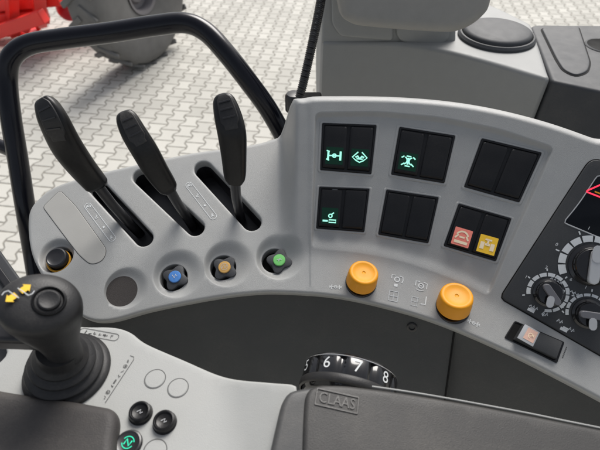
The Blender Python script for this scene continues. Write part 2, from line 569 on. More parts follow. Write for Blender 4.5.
# key socket at the left end
sock_out = px_circle(56, 255, 16, sy=1.05); sock_in = px_circle(56.5, 258.5, 13, sy=1.05)
holes.append(ccw(sock_out)); Hh = h_con(sock_out); loops = []
for t in np.linspace(0, 1, 8):
    loops.append(PC.pts(sock_out*(1-t)+sock_in*t, Hh - .006*sstep(t)))
c = sock_in.mean(0)
loops.append(PC.pts(c+(sock_in-c)*.95, Hh*0 - .007)); loops.append(PC.pts(c+(sock_in-c)*.93, Hh*0-.02))
mb.strip(loops); SOCK = c

# interior triangulation
pts = [INNER] ; edges = []; n0 = 0
def addloop(L):
    global n0
    m = len(L); edges.extend([(n0+i, n0+(i+1) % m) for i in range(m)]); n0 += m
addloop(INNER)
for H in holes: pts.append(H); addloop(H)
soft = []
nrec = normals2(REC)
for _ in range(4): nrec = (nrec + np.roll(nrec, 1, 0) + np.roll(nrec, -1, 0))/3
for off in (-.0026, -.0018, -.0011, -.0004, .0004, .0011, .0018, .0026):
    soft.append(REC + nrec*off)
ringp = [INNER - NS*.0016, INNER - NS*.0032]
gx = np.arange(OUT[:, 0].min(), OUT[:, 0].max(), .0032)
gy = np.arange(OUT[:, 1].min(), OUT[:, 1].max(), .0032)
G = np.array([(x + (.0016 if j % 2 else 0), y) for j, y in enumerate(gy) for x in gx])
# extra columns at the little seam step and the flank
for xx in (PC.ab(310, 270)[0] + np.array([-.0014, -.0007, 0, .0007, .0014])):
    G = np.vstack([G, [(xx, y) for y in np.arange(gy[0], CREASE[:, 1].max()+.02, .003)]])
G = G[(dist_poly(REC, G) > .0038) & (dist_poly(INNER, G) > .0048)]
G = np.vstack([G] + ringp)
G = np.vstack([G] + soft)
ok = inside(INNER, G) & (dist_poly(INNER, G) > .0012)
for H in holes:
    ok &= ~inside(H, G); ok &= dist_poly(H, G) > .0010
G = G[ok]
G = G + np.random.RandomState(1).uniform(-2e-5, 2e-5, G.shape)
pts.append(G)
ALL = np.vstack(pts)
vo, eo, fo, _, _, _ = delaunay_2d_cdt([Vector((float(a), float(b))) for a, b in ALL], edges, [], 0, 1e-7)
VO = np.array([(v.x, v.y) for v in vo]); FO = np.array([f for f in fo if len(f) == 3])
C3 = VO[FO].mean(1)
k = inside(INNER, C3)
for H in holes: k &= ~inside(H, C3)
FO = FO[k]
mb.add(PC.pts(VO, h_con(VO)), [tuple(int(i) for i in f) for f in FO])
# rounded edge and skirt
HI = h_con(INNER)
loops = [PC.pts(INNER, HI)]
for kk in range(1, 8):
    t = kk/7*math.pi/2
    loops.append(PC.pts(INNER + NS*(RAD*math.sin(t))[:, None], HI - RAD*(1-math.cos(t))))
zf = (1 - isback)
loops.append(PC.pts(OUT, HI - RAD - .008*zf - .05*isback))
loops.append(PC.pts(OUT - NS*.002, HI - RAD - .0095*zf - .06*isback))
loops.append(PC.pts(OUT - NS*.006, HI - RAD - .0095*zf - .06*isback - .002))
mb.strip(loops)

console = empty('side_console', 'grey curved side console with three black levers, rocker switches and orange knobs', 'control console')
body = mb.build('console_body', M['grey'], console, sharp=60, merge=2e-6)

# dark wells' floors
def disc(mbx, c, h, r, fr=None, n=40):
    mbx.strip([[PC.pt(c[0]+r*q*math.cos(t), c[1]+r*q*math.sin(t), h) for t in np.linspace(0, 2*math.pi, n, endpoint=False)] for q in (1, .5, .02)], cap1=True)

# slot linings
for (L, H) in SLOTF:
    m2 = MB(); n = normals2(L)
    m2.strip([PC.pts(L + n*.0001, H + .037), PC.pts(L - n*.0006, H + .037), PC.pts(L - n*.0014, H + .034), PC.pts(L - n*.0018, H+.01)], cap1=True)
    m2.build('slot_liner', M['black'], console)

# speaker-like disc in the first well
m2 = MB(); c, h = WELLF[0]; disc(m2, c, h + .0003, .0187); m2.build('grille_disc', M['speaker'], console)

# coloured plug knobs in the wells
for (c, h), cm, (cx, cy), gl in zip(WELLF[1:], ('blue_cap', 'amber_cap', 'green_cap'), ((176, 277), (225.5, 267.5), (280, 260.5)), (1, 2, 3)):
    lbl = {1: 'star shaped knob with blue cap', 2: 'star shaped knob with amber cap', 3: 'star shaped knob with green cap'}[gl]
    m3 = MB(); disc(m3, c, h - .0155, .0165); m3.build('well_floor', M['void'], console)
    top = PC.ab(cx, cy, h+.002)
    p = PC.pt(top[0]-.0008, top[1]-.0005, h - .0090)
    fr = (p, PC.X, PC.Y, PC.N)
    n = 60; loops = []
    ro = R({1: 20, 2: 35, 3: 10}[gl])
    for r0, amp, z in ((.0122, .10, 0), (.0130, .17, .006), (.0136, .19, .0095), (.0130, .19, .0118), (.0102, .14, .0128), (.0072, 0, .0128)):
        loops.append([p + PC.X*(r0*(1+amp*math.cos(4*(t+ro)))*math.cos(t)) + PC.Y*(r0*(1+amp*math.cos(4*(t+ro)))*math.sin(t)) + PC.N*z for t in np.linspace(0, 2*math.pi, n, endpoint=False)])
    m2 = MB(); m2.strip(loops, cap1=True)
    kn = m2.build('star_knob', M['rear_dark'], console); kn['label'] = lbl
    m2 = MB(); lathe(m2, [(.0074, .0126), (.0074, .0142), (.0068, .0149), (.0050, .0151)], fr, 32)
    cp = m2.build('cap', M[cm], kn)
    m2 = MB()
    f2 = (p + PC.N*.0151, PC.X, PC.Y, PC.N)
    if gl == 1: ribbon(m2, [(-.0028, .0018), (.0002, -.0022), (.0012, .0026), (.003, .0002)], .0009, f2)
    elif gl == 2:
        ribbon(m2, [(-.0028, -.0015), (-.0008, .0025), (.0008, -.002), (.0028, .0018)], .0008, f2)
        ribbon(m2, circ(0, 0, .0040, 24), .0005, f2)
    else:
        ribbon(m2, [(-.003, 0), (.003, 0)], .0008, f2); ribbon(m2, [(-.001, -.0022), (.0014, .0022)], .0008, f2)
    m2.build('cap_mark', M['print_dim'], kn)

# key socket contents
m2 = MB(); c = SOCK
f2 = (PC.pt(c[0], c[1], -.016), PC.X, PC.Y, PC.N)
lathe(m2, [(.0165, -.002), (.0165, .0), (.0150, .001)], f2, 40); m2.build('well_floor', M['void'], console)
m2 = MB(); f3 = (PC.pt(c[0]+.0002, c[1]-.001, -.012), PC.X, PC.Y, PC.N)
lathe(m2, [(.0135, 0), (.0142, .004), (.0145, .0065), (.0136, .0078), (.0125, .0070), (.0120, .004)], f3, 48, cap1=False)
m2.build('orange_ring', M['orange_ring'], console)
m2 = MB(); f3 = (PC.pt(c[0]-.0002, c[1]+.0012, -.012), PC.X, PC.Y, PC.N)
lathe(m2, [(.0125, 0), (.0125, .012), (.0118, .0135), (.0105, .0140), (.0095, .0132), (.004, .0125)], f3, 48)
m2.build('socket_plug', M['black'], console)

# flat inlay strip beside the first lever
P0, P1 = S(52, 199), S(94, 254)
q = [S(*p) for p in [(43, 207), (60, 190.5), (75, 205), (107, 250), (103, 261), (91, 265), (80, 256), (60, 230)]]
L = ccw(resample(roundpoly(q, [.004, .004, .03, .012, .008, .012, .03, .03], 6), 90)); n = normals2(L)
m2 = MB(); m2.strip([P3(L, -.001), P3(L, .0004), P3(L - n*.0004, .0006), P3(L-n*.001, .0006)], cap1=True)
m2.build('inlay_strip', M['grey_inlay'], console)
# thin dark gap round it
m2 = MB(); m2.strip([P3(L + n*.0005, .00025), P3(L - n*.0001, .00025)]); m2.build('inlay_gap', M['void'], console)

# printed scales beside the levers
for (a, b) in (((88, 206), (112, 238)), ((189, 185), (213, 216))):
    fr = frame((a[0]+b[0])/2, (a[1]+b[1])/2, *b)
    Ln = np.linalg.norm(P3(S(*b))[0] - P3(S(*a))[0])
    m2 = MB()
    ribbon(m2, stadium((-Ln/2, 0), (Ln/2, 0), .0042, 8), .0007, fr, closed=True)
    for i, x in enumerate(np.linspace(-Ln/2*.95, Ln/2*.95, 4)):
        if i == 0: ribbon(m2, circ(x, 0, .0026, 10, 40, 300), .0009, fr); ribbon(m2, [(x-.002, -.0015), (x+.001, .001)], .0009, fr)
        elif i == 1: ribbon(m2, [(x-.0022, .0015), (x, .0015), (x, -.0015), (x+.002, -.0015), (x+.002, .001)], .0010, fr)
        elif i == 2: ribbon(m2, [(x-.0012, 0), (x+.0014, 0)], .0024, fr)
        else: ribbon(m2, [(x-.0025, .001), (x+.0005, -.001)], .0013, fr); ribbon(m2, [(x+.0008, .0017), (x+.0008, -.0017), (x+.0026, -.0017)], .0009, fr)
    o = m2.build('lever_scale', M['print'], console)

# ------------------------------------------------------------------ levers
def tube(mbx, path, rad, seg=14, cap=True):
    path = np.array(path, float); n = len(path)
    rad = rad if hasattr(rad, '__len__') else [rad]*n
    T = np.gradient(path, axis=0); T /= np.linalg.norm(T, axis=1)[:, None]
    u = np.cross(T[0], [0, 0, 1.0]);
    if np.linalg.norm(u) < .1: u = np.cross(T[0], [1.0, 0, 0])
    loops = []
    for i in range(n):
        u = u - T[i]*u.dot(T[i]); u /= np.linalg.norm(u); v = np.cross(T[i], u)
        loops.append([path[i] + (u*math.cos(t)+v*math.sin(t))*rad[i] for t in np.linspace(0, 2*math.pi, seg, endpoint=False)])
    mbx.strip(loops, True, cap, cap)

def grip(spec, base_px, grooves):
    """spec rows: pixel x, y, depth, half width px, half thickness m ; from top to bottom"""
    rows = np.array(spec, float)
    rows = resample_rows(rows, 26)
    mbx = MB(); loops = []; C = []
    for r in rows: C.append(at(r[0], r[1], r[2]))
    C = np.array(C); T = np.gradient(C, axis=0); T /= np.linalg.norm(T, axis=1)[:, None]
    N_ = 40
    fronts = []
    for i, r in enumerate(rows):
        view = CAM - C[i]; view /= np.linalg.norm(view)
        # face of the paddle turned a little left of the viewer
        face = view + AR*r[5]
        face = face - T[i]*face.dot(T[i]); face /= np.linalg.norm(face)
        side = np.cross(T[i], face)
        hw = r[3]*r[2]/F; ht = r[4]
        lp = []
        for t in np.linspace(0, 2*math.pi, N_, endpoint=False):
            cc, ss = math.cos(t), math.sin(t)
            ex = .62
            x = hw*abs(cc)**ex*(1 if cc >= 0 else -1); z = ht*abs(ss)**ex*(1 if ss >= 0 else -1)
            lp.append(C[i] + side*x + face*z)
        loops.append(lp); fronts.append((C[i], side, T[i], face, hw, ht))
    mbx.strip(loops, True, True, True)
    return mbx, rows, C, fronts

def resample_rows(rows, n):
    d = np.r_[0, np.cumsum(np.hypot(np.diff(rows[:, 0]), np.diff(rows[:, 1])))]
    t = d[-1] * (np.linspace(0, 1, n)**1.0)
    t = np.sort(np.r_[t, d[-1]*.01, d[-1]*.025])
    # smooth interpolation
    out = []
    R_ = catmull(rows, 10, closed=False)
    dd = np.r_[0, np.cumsum(np.hypot(np.diff(R_[:, 0]), np.diff(R_[:, 1])))]
    return np.array([[np.interp(x/d[-1]*dd[-1], dd, R_[:, k]) for k in range(R_.shape[1])] for x in t])

LEV = [
 # px, py, depth, half width px, half thickness, face turn
 dict(spec=[(42, 99, .478, 2.58, 0.0028, -.5), (43, 101, .478, 8.60, 0.0063, -.5), (47, 107, .478, 12.04, 0.0078, -.5), (54, 121, .482, 14.62, 0.0087, -.5), (66, 145, .50, 15.48, 0.0092, -.5), (80, 165, .52, 14.19, 0.0090, -.5), (96, 184, .545, 12.04, 0.0083, -.5), (99, 188, .548, 9.46, 0.0064, -.5)],
      stem=[(97, 185, .545), (112, 204, .57), (132, 226, .60), (146, 240, .64)], gro=(3, 6)),
 dict(spec=[(123, 112, .50, 3.44, 0.0028, -.1), (124, 114, .50, 7.74, 0.0060, -.1), (127, 119, .50, 10.75, 0.0078, -.1), (134, 133, .502, 12.47, 0.0087, -.1), (145, 151, .51, 12.90, 0.0092, -.1), (156, 170, .525, 12.04, 0.0092, -.1), (167, 186, .54, 9.89, 0.0083, -.1), (170, 190, .545, 6.88, 0.0064, -.1)],
      stem=[(168, 187, .545), (178, 204, .575), (190, 222, .605), (196, 232, .645)], gro=(4, 8)),
 dict(spec=[(222, 94, .49, 3.44, 0.0028, -.1), (222.5, 96, .49, 7.74, 0.0060, -.1), (224, 101, .49, 11.18, 0.0078, -.1), (228, 116, .49, 13.76, 0.0092, -.1), (232, 134, .495, 14.19, 0.0101, -.1), (234, 156, .51, 12.47, 0.0097, -.1), (235, 176, .525, 10.75, 0.0087, -.1), (235, 182, .53, 7.74, 0.0074, -.1)],
      stem=[(235, 178, .53), (236, 196, .56), (239, 212, .60), (242, 222, .64)], gro=(4, 8)),
]
for L_, lb in zip(LEV, ('left lever leaning furthest forward', 'middle lever', 'right lever standing upright')):
    mbx, rows, C, fr_ = grip(L_['spec'], None, None)
    lev = mbx.build('lever', M['satin'], console, sharp=70); lev['label'] = lb
    m2 = MB()
    tube(m2, [at(*q) for q in L_['stem']], [.0062, .006, .006, .006], 16)
    m2.build('stem', M['black'], lev)
    m2 = MB(); vs = []
    rr_ = range(2, 13)
    for k in rr_:
        c, side, tt, face, hw, ht = fr_[k]; wd_ = .62 if 3 < k < 11 else .45
        vs.append([c + face*(ht*q[1]) + side*hw*(q[0]*wd_ - .10) for q in ((-1.05, .9), (-1, 1.07), (1, 1.07), (1.05, .9))])
    m2.strip(vs, closed=False); m2.add(vs[0], [(0, 1, 2, 3)]); m2.add(vs[-1], [(0, 1, 2, 3)])
    m2.build('grip_pad', M['rubber'], lev, bevel=.0006)
    m2 = MB()   # raised grip ribs near the top
    for k in (5, 7, 9):
        c, side, tt, face, hw, ht = fr_[k]
        off = -tt*0
        m2.box(c + face*(ht*1.07+.0003) - side*hw*.10, side, tt, face, hw*.95, .0018, .0014)
    m2.build('grip_rib', M['black'], lev, bevel=.0004)

# ------------------------------------------------------------------ rocker switches
def bil(Q, u, v):
    """Q: TL,TR,BR,BL in ab"""
    TL, TR, BR, BL = Q
    return (TL*(1-u)+TR*u)*(v) + (BL*(1-u)+BR*u)*(1-v)

def rect_loop(Q, u0, v0, u1, v1, r=.0012, seg=3):
    c = [bil(Q, u0, v1), bil(Q, u1, v1), bil(Q, u1, v0), bil(Q, u0, v0)]
    return ccw(roundpoly(c, r, seg))

def rocker(Q, u0, u1, lit, tilt=1):
    nv, nu = 9, 6; bev = .0007
    V = np.array([0, .02, .07, .3, .5, .7, .93, .98, 1.0]); U = np.array([0, .05, .12, .88, .95, 1.0])
    top = []
    for v in V:
        row = []
        for u in U:
            vv = .035 + .93*v; uu = u0 + (u1-u0)*u
            a = bil(Q, uu, vv)
            z = .0036 + (.0022*(v-.5)*(-2 if v < .5 else -1))*tilt*1.0
            if v in (0, 1.0): z -= .0018
            elif v in (.02, .98): z -= .0005
            if u in (0, 1.0): z -= .0012
            elif u in (.05, .95): z -= .0002
            row.append(P3(a, z)[0])
        top.append(row)
    m2 = MB(); vs = [p for r_ in top for p in r_]
    fs = [(i*nu+j, i*nu+j+1, (i+1)*nu+j+1, (i+1)*nu+j) for i in range(nv-1) for j in range(nu-1)]
    n = m2.add(vs, fs)
    rim = [(0, j) for j in range(nu)] + [(i, nu-1) for i in range(1, nv)] + [(nv-1, j) for j in range(nu-2, -1, -1)] + [(i, 0) for i in range(nv-2, 0, -1)]
    rl = [np.array(top[i][j]) for i, j in rim]
    m2.strip([rl, [p - PC.N*.006 for p in rl]])
    def top_frame(u, v):
        uu = lambda u_, v_: P3(bil(Q, u0+(u1-u0)*u_, .035+.93*v_), .0036 + (.0022*(v_-.5)*(-2 if v_ < .5 else -1))*tilt)[0]
        p = uu(u, v); x = uu(u+.05, v)-uu(u-.05, v); y = uu(u, v+.02)-uu(u, v-.02)
        x /= np.linalg.norm(x); nn = np.cross(x, y); nn /= np.linalg.norm(nn)
        return p, x, np.cross(nn, x), nn
    return m2, top_frame

def flat_rect(m2, fr, cx, cy, w_, h_, lift=.0002, r=.0008):
    p, x, y, n = fr
    L = roundpoly([(cx-w_/2, cy-h_/2), (cx+w_/2, cy-h_/2), (cx+w_/2, cy+h_/2), (cx-w_/2, cy+h_/2)], r, 3)
    m2.add([p + x*q[0] + y*q[1] + n*lift for q in L], [tuple(range(len(L)))])

pairs = [
 ([(323, 124.5), (375.5, 126.5), (370.5, 173.5), (321, 169.5)], ('axle', 'dia')),
 ([(400, 128.5), (454, 137), (443.5, 182.5), (392, 174)], ('diff', None)),
 ([(482, 140), (540, 154), (518.5, 201.5), (465, 186.5)], (None, None)),
 ([(320, 188), (368.5, 190), (363.5, 231.5), (317, 228)], ('pto', None)),
 ([(387, 191), (437.5, 198.5), (427.5, 242.5), (379, 234)], (None, None)),
 ([(459, 205), (510, 219.5), (495, 260.5), (444.5, 245.5)], ('pink', 'yellow')),
]
for Qp, icons in pairs:
    Q = [S(*p) for p in Qp]
    # pale raised collar
    m2 = MB(); L0 = rect_loop(Q, -.075, -.075, 1.075, 1.075, .003); L1 = rect_loop(Q, -.02, -.02, 1.02, 1.02, .0015)
    n0_ = len(L0)
    L1 = L1[:n0_]
    Lm = L0*.35 + L1*.65
    m2.strip([P3(L0, -.0002), P3(L0*.8+L1*.2, .0006), P3(Lm, .0009), P3(L1, .0005), P3(L1, -.004)])
    m2.build('switch_collar', M['grey'], console, sharp=50)
    # black housing
    m2 = MB(); L2 = rect_loop(Q, -.015, -.02, 1.015, 1.02, .0015); nn = normals2(L2)
    L3 = rect_loop(Q, .02, .02, .98, .98, .001)
    m2.strip([P3(L2, -.003), P3(L2, .0014), P3(L2 - nn*.0004, .0018), P3(L3, .0018), P3(L3, .0002)], cap1=True)
    m2.box(P3(bil(Q, .5, .5), .0014)[0], *[v for v in (PC.X, PC.Y, PC.N)], .0001, .0001, .0001)
    m2.build('switch_housing', M['switch'], console)
    for k, ic in enumerate(icons):
        u0, u1 = (.035, .465) if k == 0 else (.535, .965)
        m2, tf = rocker(Q, u0, u1, ic, 1.3 if ic == 'pto' else (.5 if ic is None else 1))
        rk = m2.build('rocker_switch', M['switch'], console, sharp=50)
        wq = np.linalg.norm(P3(bil(Q, u1, .3))[0] - P3(bil(Q, u0, .3))[0])
        if ic in ('axle', 'dia', 'diff', 'pto'):
            rk['label'] = 'black rocker switch with glowing green symbol'
            f2 = tf(.5, .26)
            mg = MB(); flat_rect(mg, f2, 0, 0, wq*.80, wq*.80, .0003); mg.build('icon_window', M['icon_green'], rk)
            mg = MB(); s = wq*.28; q = dict(fr=f2, lift=.0005)
            wd = wq*.058
            if ic == 'axle':
                for x in (-s, s): ribbon(mg, [(x, -s*.75), (x, s*.75)], wd*1.6, f2, lift=.0005)
                ribbon(mg, [(-s, 0), (s, 0)], wd, f2, lift=.0005)
                ribbon(mg, circ(0, 0, s*.28, 12), wd, f2, closed=True, lift=.0006)
                ribbon(mg, [(-s*1.3, s*.8), (-s*.8, s*.65)], wd, f2, lift=.0006); ribbon(mg, [(-s*1.3, -s*.6), (-s*.8, -s*.8)], wd, f2, lift=.0006)
            elif ic == 'dia':
                ribbon(mg, [(-s*.3, s*.9), (-s*1.2, 0), (-s*.6, -s*.5), (0, -s*.8), (s*.6, -s*.5), (s*1.2, 0), (s*.3, s*.9)], wd, f2, lift=.0005)
                ribbon(mg, [(-s*.7, 0), (-s*.35, s*.2), (0, -s*.2), (s*.35, s*.2), (s*.7, 0)], wd*1.5, f2, lift=.0005)
                ribbon(mg, [(-s*.5, -s*.25), (s*.5, -s*.25)], wd, f2, lift=.0006)
            elif ic == 'diff':
                ribbon(mg, circ(-s*.75, s*.1, s*.6, 9, -70, 70), wd, f2, lift=.0005)
                ribbon(mg, circ(s*.75, s*.1, s*.6, 9, 110, 250), wd, f2, lift=.0005)
                ribbon(mg, [(-s*.4, -s*.75), (s*.4, -s*.75)], wd, f2, lift=.0005); ribbon(mg, [(-s*.35, s*.85), (s*.4, s*.85)], wd, f2, lift=.0005)
                ribbon(mg, [(-s, -s*.7), (-s*.5, -s*.3)], wd, f2, lift=.0005); ribbon(mg, [(s, -s*.7), (s*.5, -s*.3)], wd, f2, lift=.0005)
                ribbon(mg, [(-s*1.1, s*.5), (-s*.7, s*.8)], wd, f2, lift=.0005); ribbon(mg, [(s*1.1, s*.5), (s*.7, s*.8)], wd, f2, lift=.0005)
                ribbon(mg, [(0, -s*.5), (0, s*.6)], wd*1.4, f2, lift=.0005)
            else:
                ribbon(mg, [(-s*1.2, -s*.9), (-s*.3, -s*.9)], wd*1.6, f2, lift=.0005)
                ribbon(mg, [(-s*.1, -s*1.15), (s*1.1, -s*1.15), (s*1.1, -s*.7), (-s*.1, -s*.7)], wd, f2, closed=True, lift=.0005)
                ribbon(mg, circ(s*.1, 0, s*.3, 10), wd, f2, closed=True, lift=.0005); ribbon(mg, [(s*.2, s*.2), (s*.7, s*.6)], wd, f2, lift=.0005)
            mg.build('icon', M['icon_glyph'], rk)
        elif ic:
            rk['label'] = 'black rocker switch with %s lens' % ('pink' if ic == 'pink' else 'yellow')
            f2 = tf(.5, .24)
            mg = MB(); flat_rect(mg, f2, 0, 0, wq*.80, wq*.82, .0003); mg.build('lens', M['icon_pink' if ic == 'pink' else 'icon_yellow'], rk)
            mg = MB(); s = wq*.3; wd = wq*.08
            if ic == 'pink':
                ribbon(mg, circ(0, 0, s*.9, 9, 20, 160), wd, f2, lift=.0005); ribbon(mg, [(-s, -s*.8), (s, -s*.8)], wd*1.6, f2, lift=.0005)
                ribbon(mg, [(-s*.4, 0), (s*.4, 0)], wd, f2, lift=.0005); ribbon(mg, [(-s, -s*.3), (-s*.6, s*.3)], wd, f2, lift=.0005); ribbon(mg, [(s, -s*.3), (s*.6, s*.3)], wd, f2, lift=.0005)
            else:
                for x in (-s*.75, s*.75): ribbon(mg, [(x, -s*.8), (x, s*.3)], wd*2.2, f2, lift=.0005)
                ribbon(mg, [(-s*.5, s*.75), (s*.5, s*.75)], wd, f2, lift=.0005); ribbon(mg, [(-s*.35, 0), (s*.35, 0)], wd*1.3, f2, lift=.0005)
                ribbon(mg, [(0, s*.75), (0, 0)], wd, f2, lift=.0005)
            mg.build('lens_mark', M['lens_mark'], rk)

# ------------------------------------------------------------------ orange knobs
for (cx, cy, bx, by, rp), lb in (((364, 272, 361, 282.5, 15.4), 'orange knob nearer the coloured star knobs'), ((457, 295, 453, 307, 16.2), 'orange knob nearer the black dial panel')):
    b0 = PC.pt(*PC.ab(bx, by, .002), .0)
    fr = frame(bx, by)
    p = fr[0]; d = np.linalg.norm(p-CAM); r = rp*d/F*.97
    # axis so that the top lands where the photo shows it
    topd = (p-CAM).dot(AF) - .017
    ax = at(cx, cy, topd) - p; ax /= np.linalg.norm(ax)
    x = np.array([1., 0, 0]); x -= ax*x.dot(ax); x /= np.linalg.norm(x); y = np.cross(ax, x)
    f2 = (p, x, y, ax); hgt = np.linalg.norm(at(cx, cy, topd)-p)
    m2 = MB(); lathe(m2, [(r*1.02, -.006), (r*1.04, .001), (r*1.02, .0022), (r*.9, .0028)], fr, 48); cpo = m2
    m2 = MB()
    lathe(m2, [(r*.93, .0016), (r*1.0, .0026), (r*1.0, .004), (r*.985, hgt*.55), (r*.955, hgt-.0035), (r*.93, hgt-.0016), (r*.88, hgt-.0004), (r*.80, hgt), (r*.70, hgt-.0002), (r*.64, hgt-.0009), (r*.3, hgt-.0011), (r*.12, hgt-.0011), (r*.1, hgt-.0016), (r*.02, hgt-.0018)], f2, 64)
    kn = m2.build('orange_knob', M['orange'], console, sharp=50); kn['label'] = lb
    m3 = MB(); lathe(m3, [(r*1.0, -.004), (r*1.03, .0006), (r*1.0, .0018), (r*.9, .0020)], fr, 48); m3.build('collar', M['gloss'], kn)

# printed symbols on the ledge
def sym(px, py, px2, py2, fn, name='printed_symbol', m='print'):
    fr = frame(px, py, px2, py2); m2 = MB(); fn(m2, fr); m2.build(name, M[m], console)
U = .0013     # about one photo pixel on the ledge
def axle_sym(m2, fr):
    for x, q_ in ((-5, 1.1), (-3.4, 2.1), (3.4, 2.1), (5, 1.1)): ribbon(m2, [(x*U, -q_*U), (x*U, q_*U)], .8*U, fr)
    ribbon(m2, [(-5*U, 0), (5.5*U, 0)], .7*U, fr); ribbon(m2, circ(0, 0, 1.3*U, 10), .6*U, fr, closed=True)
sym(335.5, 287, 345, 287.5, axle_sym)
def sym_a(m2, fr):
    ribbon(m2, circ(0, 0, 2.2*U, 14), .9*U, fr, closed=True)
    ribbon(m2, [(-5*U, 0), (-5*U, 3.5*U), (-1.5*U, 3.7*U)], .7*U, fr); ribbon(m2, [(2*U, 3.6*U), (5*U, 3*U), (5.4*U, 0), (4.6*U, -2.6*U)], .8*U, fr)
    ribbon(m2, [(-2*U, -5.7*U), (1.2*U, -5.7*U)], 2.6*U, fr)
sym(397, 279.5, 407, 281.5, sym_a)
def sym_b(m2, fr):
    for y in (3.5, -1, -5.5): ribbon(m2, [(-4*U, y*U), (4*U, y*U)], .6*U, fr)
    for x in (-4, 0, 4): ribbon(m2, [(x*U, -5.5*U), (x*U, 3.5*U)], .5*U, fr)
sym(393.5, 295, 403, 297, sym_b, m='print_dim')
def sym_c(m2, fr):
    ribbon(m2, circ(0, 0, 2.2*U, 14), .9*U, fr, closed=True); ribbon(m2, [(-1*U, 0), (1*U, 0)], .8*U, fr)
    ribbon(m2, [(-5*U, -1*U), (-5*U, 3.6*U), (-1.5*U, 3.8*U)], .8*U, fr); ribbon(m2, [(1.6*U, 3.9*U), (5*U, 3.2*U), (5.2*U, -2*U)], .8*U, fr)
    ribbon(m2, [(-4*U, -3.8*U), (-1*U, -4.6*U), (3*U, -4*U)], .6*U, fr)
sym(421, 286, 431, 288.5, sym_c)
def sym_d(m2, fr):
    for y in (4, 0, -4): ribbon(m2, [(-5*U, y*U), (1*U, y*U)], .45*U, fr)
    for x in (-5, 0): ribbon(m2, [(x*U, -4*U), (x*U, 4*U)], .45*U, fr)
sym(417, 302, 427, 304.5, sym_d, m='print_dim')
def sym_e(m2, fr): ribbon(m2, [(1.5*U, 4*U), (1.5*U, -3.5*U), (-2.5*U, -3.8*U)], 1.0*U, fr)
sym(424, 300.5, 434, 303, sym_e)
sym(473.5, 323, 483, 327, axle_sym)

# ------------------------------------------------------------------ black instrument panel at right
bp_px = [(591, 158), (560, 205), (500, 298), (575, 341), (650, 383), (720, 240), (660, 180)]
q = [S(*p) for p in bp_px]
BP = ccw(resample(roundpoly(q, [.010, .3, .006, .3, .01, .01, .3], 8), 160)); n = normals2(BP)
m2 = MB()
m2.strip([P3(BP, -.002), P3(BP, .0006), P3(BP-n*.0006, .0012), P3(BP-n*.0012, .0013)])
# conforming top
Gp = np.array([(x, y) for x in np.arange(BP[:, 0].min(), BP[:, 0].max(), .008) for y in np.arange(BP[:, 1].min(), BP[:, 1].max(), .008)])
inn = BP - n*.0012
Gp = Gp[inside(inn, Gp) & (dist_poly(inn, Gp) > .003)]
allp = np.vstack([inn, Gp]); m_ = len(inn)
vo, eo, fo, *_ = delaunay_2d_cdt([Vector((float(a), float(b))) for a, b in allp], [(i, (i+1) % m_) for i in range(m_)], [], 1, 1e-7)
VO = np.array([(v.x, v.y) for v in vo])
m2.add(P3(VO, .0013), [tuple(f) for f in fo])
pan = m2.build('instrument_panel', M['char2'], console, sharp=50)
m2 = MB(); m2.strip([P3(BP+n*.0011, .0001), P3(BP+n*.0011, .00035), P3(BP-n*.0002, .00035)]); m2.build('panel_gap', M['void'], pan)
# light worn edge line inside the panel's border
e1 = BP - n*.0016
# display window
dq = [(597, 176), (578, 205), (563, 223), (600, 238.5), (660, 264), (700, 200)]
D = ccw(resample(roundpoly([S(*p) for p in dq], [.003, .3, .003, .3, .004, .004], 6), 100)); nd = normals2(D)
m2 = MB(); m2.strip([P3(D+nd*.0008, .0013), P3(D+nd*.0007, .0019), P3(D, .0019), P3(D-nd*.0003, .0016)]); m2.build('display_frame', M['ptr'], pan)
m2 = MB(); m2.strip([P3(D, .0014), P3(D-nd*.0003, .0016)], cap1=True); m2.build('display_screen', M['screen'], pan)
fr = frame(597, 192, 610, 197)
m2 = MB()
f2 = (fr[0] + fr[3]*.002, fr[1], fr[2], fr[3])
tri = roundpoly([(-.0115, -.0045), (.013, -.0045), (.003, .0125)], .003, 4)
ribbon(m2, tri, .0016, f2, closed=True); m2.build('warning_triangle', M['red_lit'], pan)
m2 = MB(); ribbon(m2, [(-.003, -.001), (.004, -.001)], .0015, f2); m2.build('warning_mark', M['orange'], pan)

